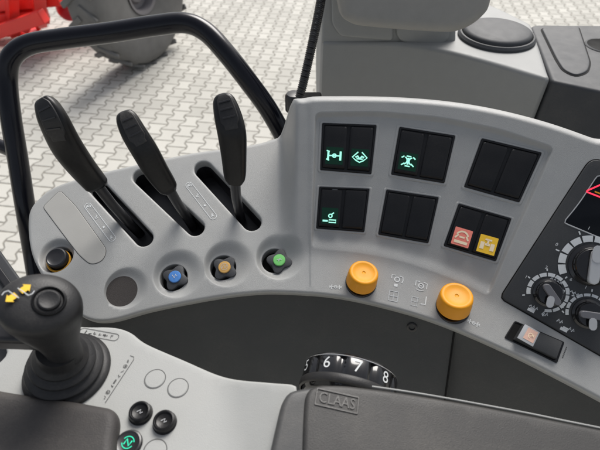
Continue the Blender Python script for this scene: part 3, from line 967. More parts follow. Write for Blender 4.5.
def dial(px, py, rp, ptr_ang, seg_w, arcs, tip=None, lit=False):
    fr = frame(px, py, px+12, py+6)
    p = fr[0] + fr[3]*.0013; d = np.linalg.norm(p-CAM); s = d/F
    fr = (p, fr[1], fr[2], fr[3])
    r = rp*s
    m2 = MB()
    lathe(m2, [(r*.80, -.001), (r*.80, .0015), (r*.74, .0022), (r*.68, .0030), (r*.66, .0095), (r*.62, .0108), (r*.5, .0112), (r*.3, .0112)], fr, 48)
    kn = m2.build('dial_knob', M['gloss'], pan)
    # scale segments
    m2 = MB()
    a0, a1, ns = arcs
    st = (a1-a0)/ns
    for i in range(ns):
        b0, b1 = a0+st*i+1.8, a0+st*(i+1)-1.8
        wv = seg_w[0] + (seg_w[1]-seg_w[0])*i/(ns-1)
        ribbon(m2, circ(0, 0, r*(1.02), 7, b0, b1), wv*s, fr, lift=.0003)
    for i in range(0, ns+1, 2):
        t = R(a0+st*i); ribbon(m2, [(r*1.22*math.cos(t), r*1.22*math.sin(t)), (r*1.36*math.cos(t), r*1.36*math.sin(t))], 1.1*s, fr)
    m2.build('dial_scale', M['print'], kn)
    # pointer fin
    t = R(ptr_ang); ux = np.array(fr[1])*math.cos(t) + np.array(fr[2])*math.sin(t); uy = np.cross(fr[3], ux)
    m2 = MB(); c0 = p + fr[3]*.0125
    L = stadium((-r*.42, 0), (r*.52, 0), r*.19, 8)
    m2.strip([[p + ux*a_[0]+uy*a_[1] + fr[3]*.010 for a_ in L], [p + ux*a_[0]+uy*a_[1] + fr[3]*.0150 for a_ in L], [p + ux*a_[0]*.96+uy*a_[1]*.85 + fr[3]*.0158 for a_ in L]], cap1=True)
    m2.build('pointer', M['ptr' if lit else 'ptr_dark'], kn)
    t = R(tip if tip is not None else ptr_ang); ux = np.array(fr[1])*math.cos(t) + np.array(fr[2])*math.sin(t); uy = np.cross(fr[3], ux)
    m2 = MB(); L = stadium((r*.30, 0), (r*.58, 0), r*.19, 6)
    m2.strip([[p + ux*a_[0]+uy*a_[1] + fr[3]*.0155 for a_ in L], [p + ux*a_[0]+uy*a_[1] + fr[3]*.0164 for a_ in L]], cap1=True)
    m2.build('pointer_tip', M['ptr'], kn)
    return fr, s, r
fa = dial(547.5, 292.5, 15.5, -30, (2.6, 3.4), (-75, 215, 12), -75)
fb = dial(590, 265, 22.0, -70, (5, 6), (40, 230, 8), 110, True)
fc = dial(587, 313.5, 15.5, 20, (2.2, 2.6), (20, 215, 9), -65)
fm = lambda f: (f[0][0], f[0][1], f[0][2], f[0][3])
def squig(f, x, y, w_, k):
    m2 = MB(); s = f[1]; fr = fm(f); rs = random.Random(k)
    xx = x
    while xx < x + w_:
        h_ = rs.uniform(.8, 2.0)
        ribbon(m2, [(xx*s, (y-h_)*s), ((xx+1)*s, (y+h_*.8)*s), ((xx+1.8)*s, (y-h_*.4)*s)], .9*s, fr); xx += 2.7
    m2.build('panel_marking', M['print_dim'], pan)
squig(fa, -8, -17, 8, 1); squig(fa, 4, -17.5, 3, 2); squig(fb, -22, -25, 9, 3); squig(fb, -6, -27, 12, 4); squig(fc, -18, -16, 4, 5); squig(fc, -7, -18, 4, 6)
def boxy(f, x, y):
    m2 = MB(); s = f[1]; fr = fm(f)
    ribbon(m2, [((x-3)*s, y*s), ((x+3)*s, y*s)], 2.6*s, fr); ribbon(m2, [((x-1.5)*s, (y+2)*s), ((x+3)*s, (y+2)*s)], 1.2*s, fr); m2.build('panel_marking', M['print'], pan)
boxy(fb, -10, -31.5); boxy(fa, -5, -20.5); boxy(fc, -10, -21)
for f, ang, ch in ((fa, 120, '2'), (fa, 60, '6'), (fa, 170, '1'), (fb, 120, '1'), (fb, 175, '0'), (fc, 120, '1'), (fc, 190, '0')):
    m2 = MB(); r = f[2]*1.42; text_mesh(m2, ch, 4*f[1], fm(f), r*math.cos(R(ang)), r*math.sin(R(ang))); m2.build('panel_marking', M['print'], pan)

# ------------------------------------------------------------------ rocker near the right end
Qp = [(515, 322), (561, 342), (554, 361), (505.5, 337.5)]
Q = [S(*p) for p in Qp]
m2 = MB(); L2 = rect_loop(Q, -.02, -.05, 1.06, 1.05, .002); L3 = rect_loop(Q, .0, .0, 1.0, 1.0, .002); nn = normals2(L2)
m2.strip([P3(L2, -.002), P3(L2, .0010), P3(L3, .0012), P3(L3, .0003)], cap1=False); m2.build('switch_housing', M['switch'], console)
m2 = MB(); m2.strip([P3(L3+normals2(L3)*.0005, .0004), P3(L3*.5+L3.mean(0)*.5, .0004)], cap1=True); m2.build('switch_floor', M['void'], console)
m2 = MB()
uA, uB, uC = .14, .53, .985
def slab(u, v, z): return P3(bil(Q, u, v), z)[0]
cols = [(uA, .0105), (uB, .0062), (uC, .0066)]
prof = []
for u, z in cols:
    prof.append([slab(u, .06, -.001), slab(u, .06, z-.0006), slab(u, .10, z), slab(u, .90, z), slab(u, .94, z-.0006), slab(u, .94, -.001)])
m2.strip(prof, closed=False); m2.add(prof[0], [tuple(range(6))]); m2.add(prof[-1], [tuple(range(6))])
rk = m2.build('rocker_switch', M['char2'], console, bevel=.0004); rk['label'] = 'rocker switch set flat in the ledge with pale pink lens'
def lens_pt(u, v, dz):
    t = (u-uA)/(uB-uA); z = .0105*(1-t) + .0062*t; return slab(u, v, z+dz)
m2 = MB(); m2.strip([[lens_pt(uA+.005, .08, .0003), lens_pt(uB-.03, .08, .0003), lens_pt(uB-.03, .92, .0003), lens_pt(uA+.005, .92, .0003)], [lens_pt(uA+.02, .12, .0006), lens_pt(uB-.04, .12, .0006), lens_pt(uB-.04, .88, .0006), lens_pt(uA+.02, .88, .0006)]], cap1=True)
m2.build('lens_surround', M['ptr'], rk)
m2 = MB(); m2.add([lens_pt(uA+.10, .22, .0009), lens_pt(uB-.06, .22, .0009), lens_pt(uB-.06, .85, .0009), lens_pt(uA+.10, .85, .0009)], [(0, 1, 2, 3)])
m2.build('lens', M['pale_lens'], rk)
fr = frame(532, 335, 545, 341); f2 = (lens_pt(.36, .5, .0011), fr[1], fr[2], fr[3]); m2 = MB()
ribbon(m2, circ(0, 0, .0028, 10, 0, 270), .0008, f2); ribbon(m2, [(-.001, -.001), (.003, .002)], .0008, f2); m2.build('lens_mark', M['lens_mark'], rk)
m2 = MB(); f2 = frame(564, 352, 561, 360)
for i in range(7): ribbon(m2, [((-5+i*1.6)*U, 0), ((-4.2+i*1.6)*U, .8*U)], .7*U, f2)
m2.build('printed_symbol', M['print_dark'], console)

# ------------------------------------------------------------------ lower dark trim below the console lip
def pick(px):   # nearest outline index to a front pixel
    a = PC.ab(*px); return int(np.argmin(np.hypot(OUT[:, 0]-a[0], OUT[:, 1]-a[1])))
def low_panel(pa, pb, name, dn, lean):
    i0, i1 = pick(pa), pick(pb); m = len(OUT)
    if i0 < i1: idx = list(range(i0, i1+1))
    else: idx = list(range(i0, i1-1, -1))
    if len(idx) > m/2:
        idx = list(range(i0, -1, -1)) + list(range(m-1, i1-1, -1)) if i0 < i1 else list(range(i0, m)) + list(range(0, i1+1))
    # front stays within the idx run; the wall drops from under the lip
    base = OUT[idx] - NS[idx]*.0042; top = PC.pts(base, h_con(base) - .011)
    down = np.array([0, 0, -1.0])
    loops = []
    for (dz, dy) in ((0, 0), (.004, -.0012), (.05, -.05*lean), (.12, -.12*lean), (.30, -.30*lean*.7)):
        loops.append(top + down*dz + np.array([0, 1.0, 0])*dy)
    back_ = [l + np.array([0, .012, 0]) for l in loops]
    m2 = MB(); m2.strip(loops, closed=False); m2.strip(back_, closed=False)
    for e in (0, -1):
        m2.strip([[l[e] for l in loops], [l[e] for l in back_]], closed=False)
    m2.strip([loops[0], back_[0]], closed=False); m2.strip([loops[-1], back_[-1]], closed=False)
    return m2, loops
m2, lpL = low_panel((60, 298), (456, 329.5), 'lower_panel', .3, .42)
m2.build('lower_panel', M['char'], console, sharp=50)
m2, lpR = low_panel((456, 329.5), (672, 440), 'lower_panel', .3, .22)
m2.build('lower_panel', M['char_shade'], console, sharp=50)['label'] = 'recessed panel under the right end, shadow in its colour'  # same trim in darker charcoal, the shadow is put into its colour
sm = np.array([l[-1] if abs(l[-1][0]-lpR[0][0][0]) < .01 or abs(l[-1][0]-lpR[0][-1][0]) < .01 else l[0] for l in lpL])
m2 = MB(); tube(m2, sm + np.array([0, -.0004, 0]), .0012, 8); m2.build('panel_seam', M['void'], console)
# screw: find the wall point at pixel
def wall_hit(loops, px, py):
    best = None; d = ray(px, py); d = d/np.linalg.norm(d)
    L0 = np.array(loops)
    for i in range(len(loops)-1):
        for j in range(len(loops[0])-1):
            a, b, c = L0[i][j], L0[i][j+1], L0[i+1][j]
            n_ = np.cross(b-a, c-a); t = n_.dot(a-CAM)/(n_.dot(d)+1e-12); p = CAM+d*t
            u = (p-a).dot(b-a)/((b-a).dot(b-a)); v = (p-a).dot(c-a)/((c-a).dot(c-a))
            if -.05 <= u <= 1.05 and -.05 <= v <= 1.05:
                n_ = n_/np.linalg.norm(n_)
                if n_.dot(d) > 0: n_ = -n_
                return p, n_
    return None
wh = wall_hit(lpL, 412, 327)
if wh:
    p, n_ = wh; x = np.cross([0, 0, 1.], n_); x /= np.linalg.norm(x); fr = (p, x, np.cross(n_, x), n_)
    m2 = MB(); lathe(m2, [(.0062, -.002), (.0062, .0008), (.005, .0014), (.0036, .0012), (.003, -.0006), (.0006, -.0008)], fr, 24)
    m2.build('screw', M['black'], console)
settle(console, PC.pt(.02, .05, -.05))

# ------------------------------------------------------------------ ARMREST
ZA = CAM[2] - .372
PA = Plane((0, 0, ZA), (1, 0, 0), (0, 1, 0))
def HA(px, py, h=0.0): return PA.ab(px, py, h)
armrest = empty('armrest', 'light grey armrest control panel with joystick, round buttons and numbered thumbwheel', 'armrest')
def slab_on(plane, L, h0, h1, bev, name, m, parent, segs=4, hf=None, sharp=50):
    L = ccw(L); n = normals2(L)
    for _ in range(3): n = (n+np.roll(n, 1, 0)+np.roll(n, -1, 0))/3
    hh = (lambda A: np.zeros(len(A))) if hf is None else hf
    inn = L - n*bev
    loops = [plane.pts(L, hh(L)+h0), plane.pts(L, hh(L)+h1-bev)]
    for k in range(1, segs+1):
        t = k/segs*math.pi/2
        loops.append(plane.pts(L - n*bev*(1-math.cos(t)), hh(L)*(1-k/segs)+hh(inn)*k/segs + h1-bev*(1-math.sin(t))))
    m2 = MB(); m2.strip(loops)
    Gp = np.array([(x, y) for x in np.arange(L[:, 0].min(), L[:, 0].max(), .006) for y in np.arange(L[:, 1].min(), L[:, 1].max(), .006)])
    Gp = Gp[inside(inn, Gp) & (dist_poly(inn, Gp) > .002)]
    allp = np.vstack([inn, Gp]); m_ = len(inn)
    vo, eo, fo, *_ = delaunay_2d_cdt([Vector((float(a), float(b))) for a, b in allp], [(i, (i+1) % m_) for i in range(m_)], [], 1, 1e-7)
    VO = np.array([(v.x, v.y) for v in vo])
    m2.add(plane.pts(VO, hh(VO)+h1), [tuple(f) for f in fo])
    return m2.build(name, m, parent, sharp=sharp, merge=2e-6)
# light panel; its right end rolls down
ap = [(-10, 300), (40, 318), (78, 325.5), (112, 326.5), (130, 331.5), (146, 343), (185, 360), (215, 373), (240, 379), (272, 381.8), (296, 385), (295, 400), (289, 470), (276, 520), (100, 520), (-60, 470), (-30, 400), (-10, 370), (6, 352), (-6, 330)]
xf = HA(215, 410)[0]; yf = HA(215, 410)[1]
def hroll(A):
    A = np.atleast_2d(np.asarray(A, float)); w_ = .022
    d = (A[:, 0] - xf) + .25*(A[:, 1]-yf)
    return .30*np.where(d <= 0, 0, np.where(d < w_, d*d/(2*w_), d - w_/2))
def solveA(px, py):
    h = 0.0
    for _ in range(14): h = .5*h + .5*float(hroll(HA(px, py, h))[0])
    return HA(px, py, h)
La = resample(catmull([solveA(*p) for p in ap], 6), 200)
slab_on(PA, La, -.045, 0, .003, 'control_panel', M['light'], armrest, hf=hroll)
def fA(px, py, px2=None, py2=None, h=0.0):
    p = PA.hit(px, py, h)
    x = np.array([1., 0, 0]) if px2 is None else PA.hit(px2, py2, h)-p
    x = x/np.linalg.norm(x); n = np.array([0, 0, 1.]); return p, x, np.cross(n, x), n
sA = lambda px, py: np.linalg.norm(PA.hit(px, py)-CAM)/F*.97
bl = [(-80, 300), (8, 322), (20, 348), (8, 388), (60, 460), (60, 560), (-80, 560)]
slab_on(PA, resample(roundpoly([HA(*p, -.02) for p in bl], .01, 4), 120), -.14, -.02, .006, 'armrest_base', M['arm2'], armrest)
# blank button rings
for i, (px, py, rp) in enumerate(((155, 379, 9.8), (178, 388, 9.8), (155, 451, 10.5))):
    f2 = fA(px, py); s = sA(px, py); m2 = MB()
    lathe(m2, [(rp*s*1.03, -.001), (rp*s*1.03, .0001), (rp*s*.95, .0001)], f2, 48, cap1=False)
    b_ = m2.build('button_gap', M['print_dark'], armrest)
    m2 = MB(); lathe(m2, [(rp*s*.93, -.001), (rp*s*.93, .0001), (rp*s*.88, .0005), (rp*s*.1, .0006)], f2, 48)
    m2.build('blank_button', M['light'], armrest)
for (px, py, rp) in ((141, 414, 10), (165, 423, 10.2)):
    f2 = fA(px, py, px+10, py+4); s = sA(px, py); m2 = MB()
    lathe(m2, [(rp*s*1.08, -.001), (rp*s*1.08, .0006), (rp*s*1.0, .001), (rp*s, .004), (rp*s*.94, .0056), (rp*s*.8, .0062), (rp*s*.72, .0058), (rp*s*.66, .0046), (rp*s*.3, .0036)], f2, 48)
    b_ = m2.build('push_button', M['satin'], armrest)
    m2 = MB(); g2 = (f2[0]+np.array([0, 0, .0040]), *f2[1:])
    ribbon(m2, [(-2.5*s, -1*s), (0, 2*s), (1*s, -1.5*s), (2.6*s, .6*s)], .7*s, g2); m2.build('button_mark', M['ptr'], b_)
f2 = fA(129, 444, 140, 448); s = sA(129, 444); m2 = MB()
lathe(m2, [(12*s, -.001), (12*s, .0016), (11.3*s, .0026), (10*s, .003), (8.6*s, .0024), (2*s, .0026)], f2, 48); b_ = m2.build('push_button', M['black'], armrest); b_['label'] = 'round black button with glowing green symbol'
m2 = MB(); g2 = (f2[0]+np.array([0, 0, .0028]), *f2[1:])
ribbon(m2, circ(0, 0, 5.2*s, 14, 20, 160), .7*s, g2); ribbon(m2, circ(0, 0, 5.2*s, 14, 200, 340), .7*s, g2)
ribbon(m2, [(-2.8*s, -2.6*s), (-2.2*s, 2.6*s), (2.0*s, -2.6*s), (2.8*s, 2.4*s)], 1.2*s, g2)
mm = mat('lit_green_glyph', (.02, .5, .3), .3, emit=(.02, .70, .38), estr=.35); m2.build('button_mark', mm, b_)
# printed legends
f2 = fA(117, 379, 131, 358); s = sA(117, 379); m2 = MB()
rs = random.Random(4)
for i in range(8):
    x = -19+i*5.4
    if i == 3: ribbon(m2, [((x-2)*s, .2*s), ((x+2)*s, .2*s)], 1.4*s, f2); continue
    for q_ in range(2):
        ribbon(m2, [((x+rs.uniform(-1.6, 1.6))*s, rs.uniform(-1.6, 1.6)*s) for _ in range(3)], .45*s, f2)
    if i in (1, 6): ribbon(m2, circ(x*s, 0, 1.7*s, 12), .4*s, f2, closed=True)
ribbon(m2, [(-23*s, -3.6*s), (22*s, -3.6*s), (24.5*s, -2*s), (24.5*s, 2*s)], .5*s, f2)
m2.build('printed_legend', M['print_dark'], armrest)
f2 = fA(99, 334.5, 110, 336.5); s = sA(99, 335); m2 = MB()
ribbon(m2, stadium((-16*s, 0), (16*s, 0), 3.6*s, 8), .5*s, f2, closed=True)
for x in (-13, -8.5, -4, 1.5, 7, 12.5):
    for q_ in range(2):
        ribbon(m2, [((x+rs.uniform(-1.5, 1.5))*s, rs.uniform(-1.8, 1.8)*s) for _ in range(3)], .5*s, f2)
ribbon(m2, [(4*s, .3*s), (7*s, .3*s)], 1.4*s, f2)
m2.build('printed_legend', M['print_dark'], armrest)

# grey hand rest at lower left
hp = [(-40, 378), (0, 389), (60, 398), (96, 404), (112, 408), (117, 418), (115, 436), (108, 470), (60, 520), (-80, 520), (-80, 400)]
slab_on(PA, resample(catmull([HA(*p, .01) for p in hp], 6), 150), -.03, .012, .008, 'hand_rest', M['pad'], armrest)

# dark grey wing at right: top surface, front lip with its edge highlight built in as a pale bead
PW = Plane(at(330, 400, .362), (1, -.02, -.10), (0, 1, .06))
wp = [(300, 386), (318, 383.5), (345, 384), (400, 391), (460, 401), (530, 414), (600, 428), (700, 448), (760, 560), (600, 600), (255, 600), (266, 470), (275, 430), (282, 400), (289, 389)]
Lw = ccw(resample(roundpoly([PW.ab(*p) for p in wp], [.004]*2+[.02]*6+[.01]*3+[.01]*4, 4), 220))
slab_on(PW, Lw, -.038, -.0035, .0045, 'armrest_wing', M['arm2'], armrest)
wp2 = [(302, 470), (303.5, 420), (305, 397), (309, 388), (320, 384), (345, 384.3), (400, 391.3), (460, 401.3), (530, 414.3), (600, 428.3), (700, 448.3), (760, 560), (600, 600), (300, 600)]
Lw2 = ccw(resample(roundpoly([PW.ab(*p) for p in wp2], [.01, .01, .008, .010, .012, .02, .02, .02, .02, .02, .01, .01, .01, .01], 4), 220))
slab_on(PW, Lw2, -.006, 0, .0040, 'armrest_cover', M['arm'], armrest)
# light-coloured bead stands in for the edge highlight along the far border
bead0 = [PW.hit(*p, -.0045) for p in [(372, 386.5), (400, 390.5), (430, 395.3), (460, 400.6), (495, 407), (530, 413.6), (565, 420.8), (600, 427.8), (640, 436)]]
m2 = MB(); tube(m2, catmull(bead0, 6, closed=False), .00075, 8); m2.build('edge_highlight', M['light'], armrest)
def fw(px, py, px2, py2, h=0):
    p = PW.hit(px, py, h); x = PW.hit(px2, py2, h)-p; x /= np.linalg.norm(x); return p, x, np.cross(PW.N, x), PW.N
# embossed plate
f2 = fw(337, 401, 357, 405.5); s = .362/F
m2 = MB(); W_, H_ = 22*s, 9.0*s
ro = roundpoly([(-W_, -H_), (W_, -H_), (W_, H_), (-W_, H_)], .0008, 4); ri = roundpoly([(-W_+1.5*s, -H_+1.5*s), (W_-1.5*s, -H_+1.5*s), (W_-1.5*s, H_-1.5*s), (-W_+1.5*s, H_-1.5*s)], .0006, 4)
w3 = lambda L, z: [f2[0]+f2[1]*a[0]+f2[2]*a[1]+f2[3]*z for a in L]
m2.strip([w3(ro, -.001), w3(ro, .0005), w3(ro*.985, .0008), w3(ri*1.01, .0008), w3(ri, .0001)])
text_mesh(m2, 'CLAAS', 15.5*s, f2, 0, -.3*s, depth=.0004, lift=.0003, sx=.80)
m2.build('embossed_plate', mat('embossed_grey', (.058, .056, .053), .4, .5, bump=.2), armrest)
# numbered thumbwheel, axle pointing towards the seat
ax = np.array([-.20, -.84, -.16]); ax /= np.linalg.norm(ax)
up = AU - ax*AU.dot(ax); up /= np.linalg.norm(up); sx_ = np.cross(up, ax)
RW = .0460; WW = .0125; wc = at(337, 367, .422) - up*RW
m2 = MB(); n = 144; loops = []
prof = [(.5, -1.25), (.90, -1.25), (.945, -1.15), (.965, -1.0), (.985, -.94), (.99, -.86), (1.0, -.8), (1.0, .0), (1.0, .75), (.985, .9), (.95, .98), (.93, 1.25), (.905, 1.35), (.5, 1.35)]
for r0, z in prof:
    lp = []
    for k in range(n):
        t = 2*math.pi*k/n; r1 = r0
        if -.9 < z < .95:
            ph = (t*10/(2*math.pi) - (103/36 - 2)) % 1
            r1 = r0 - .065*math.exp(-((ph-.5)/.12)**2)
        lp.append(wc + (sx_*math.cos(t)+up*math.sin(t))*RW*r1 + ax*WW*z)
    loops.append(lp)
m2.strip(loops, True, True, True)
wh_ = m2.build('number_wheel', M['gloss'], armrest, sharp=55); wh_['label'] = 'black thumbwheel with white numbers on its rim'
m2 = MB(); m2.strip([[wc + (sx_*math.cos(t)+up*math.sin(t))*RW*q_ + ax*WW*z_ for t in np.linspace(0, 2*math.pi, 120, endpoint=False)] for q_, z_ in ((.93, .36), (1.0, .40), (1.018, .48), (1.022, .85), (1.01, .98), (.97, 1.05))]); m2.build('wheel_collar', M['rubber'], wh_)
m2 = MB(); loops = []
for r0, z in ((.966, -1.02), (.978, -.99), (.986, -.95), (.984, -.92)):
    loops.append([wc + (sx_*math.cos(t)+up*math.sin(t))*RW*(r0+.006) + ax*WW*z for t in np.linspace(0, 2*math.pi, 96, endpoint=False)])
m2.strip(loops); m2.build('wheel_rim_glint', M['rim_glint'], wh_)  # bright metal ring stands in for the highlight on the wheel's far edge
for i, ch in enumerate('45678'):
    m2 = MB()
    k = i - 2
    t = math.pi/2 + R(13) - R(36)*k
    nrm = sx_*math.cos(t)+up*math.sin(t); tx = sx_*math.sin(t) - up*math.cos(t)
    # digits read across the rim, turned like the photo
    fr = (wc + nrm*RW*1.004 + ax*WW*(-.28), tx, -ax, nrm)
    text_mesh(m2, ch, .0150, fr, 0, 0, lift=.0002, sx=1.05)
    m2.build('wheel_number', M['print'], wh_)

# joystick: boot, neck and head
jb = PA.hit(68, 371, .001)
x = np.array([1., .12, 0]); up0 = np.array([0, 0, 1.])
def ring(c, axx, r, n=64, ex=1.0, ey=1.0):
    xx = x - axx*x.dot(axx); xx /= np.linalg.norm(xx); yy = np.cross(axx, xx)
    return [c + xx*r*ex*math.cos(t) + yy*r*ey*math.sin(t) for t in np.linspace(0, 2*math.pi, n, endpoint=False)]
neck0 = at(63, 351, .372)
axb = neck0 - jb; axb /= np.linalg.norm(axb)
bprof = [(.0350, -.002), (.0356, .001), (.0352, .0035), (.0318, .0050), (.0292, .0072), (.0312, .0098), (.0304, .0122), (.0262, .0138), (.0240, .0162), (.0262, .0188), (.0254, .0210), (.0216, .0226), (.0196, .0250), (.0214, .0270), (.0206, .029), (.0178, .031), (.0168, .034), (.0160, .045)]
m2b = MB(); loops = []; zprev = -.002; c = jb - up0*.002
for r, z in bprof:
    k = min(1, max(0, z/.03)); a_ = up0*(1-k) + axb*k; a_ /= np.linalg.norm(a_)
    c = c + a_*(z-zprev); zprev = z
    loops.append(ring(c, a_, r))
m2b.strip(loops, True, False, True)
ctop = at(34, 300, .327)
facing = CAM - ctop; facing /= np.linalg.norm(facing)
tilt_end = facing + .42*AU - .10*AR; tilt_end /= np.linalg.norm(tilt_end)
# px, py, depth, radius px, blend of ring axis, x stretch
hrow = [(67, 357, .385, 15.5, 0, 1), (65.5, 353, .378, 15.8, 0, 1), (62, 346, .370, 17.2, .1, 1), (57.5, 337, .362, 20, .3, 1.02), (52, 327, .354, 25, .55, 1.06), (46.5, 317.5, .346, 30, .8, 1.1), (42, 309.5, .339, 33, .95, 1.14), (40, 305.5, .334, 33.6, 1, 1.15), (39, 303, .3305, 32.5, 1, 1.15), (38.5, 302, .3285, 29.5, 1, 1.15)]
hr = catmull(hrow, 4, closed=False); lp = []
for q in hr:
    a_ = axb*(1-q[4]) + tilt_end*q[4]; a_ /= np.linalg.norm(a_); lp.append(ring(at(q[0], q[1], q[2]), a_, q[3]*q[2]/F, 72, q[5], .98))
ctr = at(38.5, 302, .3285); r_ = hr[-1][3]*.3285/F
for k, z in ((.88, .0016), (.7, .0028), (.45, .0036), (.2, .0040), (.03, .0041)):
    lp.append(ring(ctr + tilt_end*z, tilt_end, r_*k, 72, 1.15, .98))
joy = MB(); joy.strip(lp, True, True, True)
jo = joy.build('joystick', M['rubber'], armrest, sharp=60); jo['label'] = 'joystick with rounded head, yellow arrows on top'
m2b.build('boot', M['rubber'], jo, sharp=75)
m3 = MB(); cc_ = at(10, 333, .352); xx_ = np.array([1., .1, -.25]); xx_ /= np.linalg.norm(xx_); yy_ = np.cross(tilt_end, xx_); yy_ /= np.linalg.norm(yy_)
m3.box(cc_, xx_, yy_, np.cross(xx_, yy_), .052, .020, .022); m3.build('trigger_housing', M['black'], jo, bevel=.004, segs=3)
def head_frame(px, py, lift=0.0):
    c0 = ctr + tilt_end*(.0030 + lift); d = ray(px, py); t = (c0-CAM).dot(tilt_end)/d.dot(tilt_end)
    p = CAM + d*t; xx = AR - tilt_end*AR.dot(tilt_end); xx /= np.linalg.norm(xx); return p, xx, np.cross(tilt_end, xx), tilt_end
fj = head_frame(49, 301); s = .33/F
m2 = MB(); lathe(m2, [(16*s, -.004), (16*s, .0006), (15.4*s, .0018), (14.2*s, .0022), (13.0*s, .0014), (12.4*s, -.0008), (11*s, -.0012)], fj, 48); m2.build('button_collar', M['satin'], jo)
m2 = MB(); lathe(m2, [(11.0*s, -.002), (11.0*s, .0006), (10.2*s, .0022), (8.8*s, .0028), (6*s, .0023), (2*s, .0018)], fj, 48); m2.build('thumb_button', M['rubber'], jo)
fj = head_frame(18.5, 293.5, .0012)
c45, s45 = math.cos(R(52)), math.sin(R(52))
def rot(P): return [(a*c45-b*s45, a*s45+b*c45) for a, b in P]
def arrow(sg):
    return rot([(sg*a*s, sg*b*s) for a, b in [(2.2, -3), (8, -3), (8, -5.2), (13.2, 0), (8, 5.2), (8, 3), (2.2, 3)]])
m2 = MB()
for sg in (1, -1):
    A_ = arrow(sg); m2.add([fj[0]+fj[1]*a+fj[2]*b+fj[3]*.0009 for a, b in A_], [tuple(range(7))])
m2.build('arrow_mark', M['yellow'], jo)
m2 = MB()
for sg in (1, -1):
    ribbon(m2, [(sg*-2*s, sg*5*s), (sg*3*s, sg*2.5*s), (sg*9*s, sg*-1*s), (sg*12*s, sg*1*s), (sg*13*s, sg*4.5*s)], .9*s, fj, lift=.0009)
m2.build('swirl_mark', M['print_dim'], jo)
settle(armrest, (float(HA(150, 400)[0]), float(HA(150, 400)[1]), ZA-.045))

# ------------------------------------------------------------------ REAR HOUSING
ZR = CAM[2] - .361
PR = Plane((0, 0, ZR), (1, 0, 0), (0, 1, 0))
rear = empty('rear_housing', 'grey moulded pillar housing with round vent on its shelf, behind the switch console', 'housing')
# shelf body: top polygon extruded down
tp = [(321, 41.8), (360, 42), (400, 43), (450, 51), (500, 64.5), (551, 80), (543, 55), (532, 24), (500, 8), (452, -10), (400, -20), (318, -30)]
Lt = resample(roundpoly([PR.ab(*p) for p in tp], [.01, .03, .03, .03, .03, .01, .05, .01, .01, .01, .01, .01], 5), 160)
slab_on(PR, Lt, -.25, 0, .008, 'shelf', M['rear'], rear, segs=5)
# pillar rising on the left
fp = at(323, 60, .80); YP = PR.hit(395, 42)[1] + .005
PF = Plane((0, YP, ZR), (1, 0, -.0), (0, .10, 1))
fr_px = [(324, -60), (321.5, 40), (321, 45), (400, 46), (450, 47), (456, 44), (458, -60)]
Lf = resample(roundpoly([PF.ab(*p) for p in fr_px], [.01, .1, .01, .01, .01, .01, .01], 4), 120)
slab_on(PF, Lf, -.10, 0, .006, 'pillar', M['rear'], rear, segs=5)
# two low cover pads between pillar and box
for q in ([(331, -40), (332, 24), (340, 36.5), (393, 41), (394, -40)], [(396.5, -40), (396.5, 36), (402, 42.5), (440, 46.5), (450, 38), (450, -40)]):
    L = resample(roundpoly([PF.ab(*p, .006) for p in q], .008, 6), 90)
    slab_on(PF, L, -.004, .006, .004, 'cover_pad', M['rear'], rear, segs=4)
# padded box overhanging
bx_px = [(340, -70), (341, 8), (350, 23), (372, 28), (440, 33), (463, 31), (484, 18), (494, -2), (500, -70)]
PB = Plane(at(400, 10, .70), (1, 0, 0), (0, .25, 1))
L = resample(catmull([PB.ab(*p) for p in bx_px], 6), 140)
box = slab_on(PB, L, -.075, 0, .016, 'padded_box', M['padbox'], None, segs=7)
tag(box, 'padded grey-brown box hanging in front of the rear pillar at the top edge', 'padded box')
# round vent
cv = PR.hit(496, 37); s = .88/F
fr = (cv, np.array([1., 0, 0]), np.array([0, 1., 0]), np.array([0, 0, 1.]))
r = 37*s
m2 = MB(); lathe(m2, [(r*1.02, -.004), (r*1.02, .004), (r*.97, .008), (r*.93, .0085), (r*.91, .004)], fr, 64, sy=1.0, cap1=False); m2.build('vent_ring', M['rear_dark'], rear)
m2 = MB(); lathe(m2, [(r*.90, .0), (r*.90, .010), (r*.87, .0135), (r*.80, .0155), (r*.5, .0175), (r*.1, .018)], fr, 64); m2.build('vent_disc', M['rear_dark'], rear)
m2 = MB()
settle(rear, (float(fp[0])+.1, YP, ZR-.25))

# dark box at far right with rounded pad and cup hole
rb = empty('storage_box', 'dark grey storage box with inset lid and cup hole at right edge', 'storage box')
PQ = Plane((0, 0, ZR-.002), (1, 0, 0), (0, 1, 0))
tq = [(552, 81), (600, 91), (680, 108), (720, 26), (600, 25), (529.5, 24.5), (540, 50)]
Lq = resample(roundpoly([PQ.ab(*p) for p in tq], [.008, .05, .01, .02, .05, .02, .05], 6), 150)
slab_on(PQ, Lq, -.25, 0, .006, 'box_body', M['rear_dark'], rb, segs=5)
lq = [(541, 29), (578, 27), (590, 64), (587, 73), (575, 77), (563, 71), (556, 60)]
Lq2 = resample(roundpoly([PQ.ab(*p) for p in lq], [.01, .01, .03, .02, .02, .02, .03], 6), 100)
slab_on(PQ, Lq2, -.004, .0030, .0025, 'inset_lid', M['rear_dark'], rb, segs=4)
L = ccw(Lq2); n = normals2(L); m2 = MB(); m2.strip([PQ.pts(L+n*.0022, np.full(len(L), .0008)), PQ.pts(L-n*.001, np.full(len(L), .0008))]); m2.build('lid_gap', M['void'], rb)
cv = PQ.hit(604, 46); fr = (cv, np.array([1., 0, 0]), np.array([0, 1., 0]), np.array([0, 0, 1.])); s = .86/F
m2 = MB(); lathe(m2, [(18*s, .0008), (17*s, .002), (16*s, .0016)], fr, 48, cap1=False); m2.build('cup_ring', M['rear_dark'], rb)
m2 = MB(); lathe(m2, [(16*s, .0014), (15.8*s, .0012), (2*s, .0011)], fr, 48); m2.build('cup_hole', M['void'], rb)
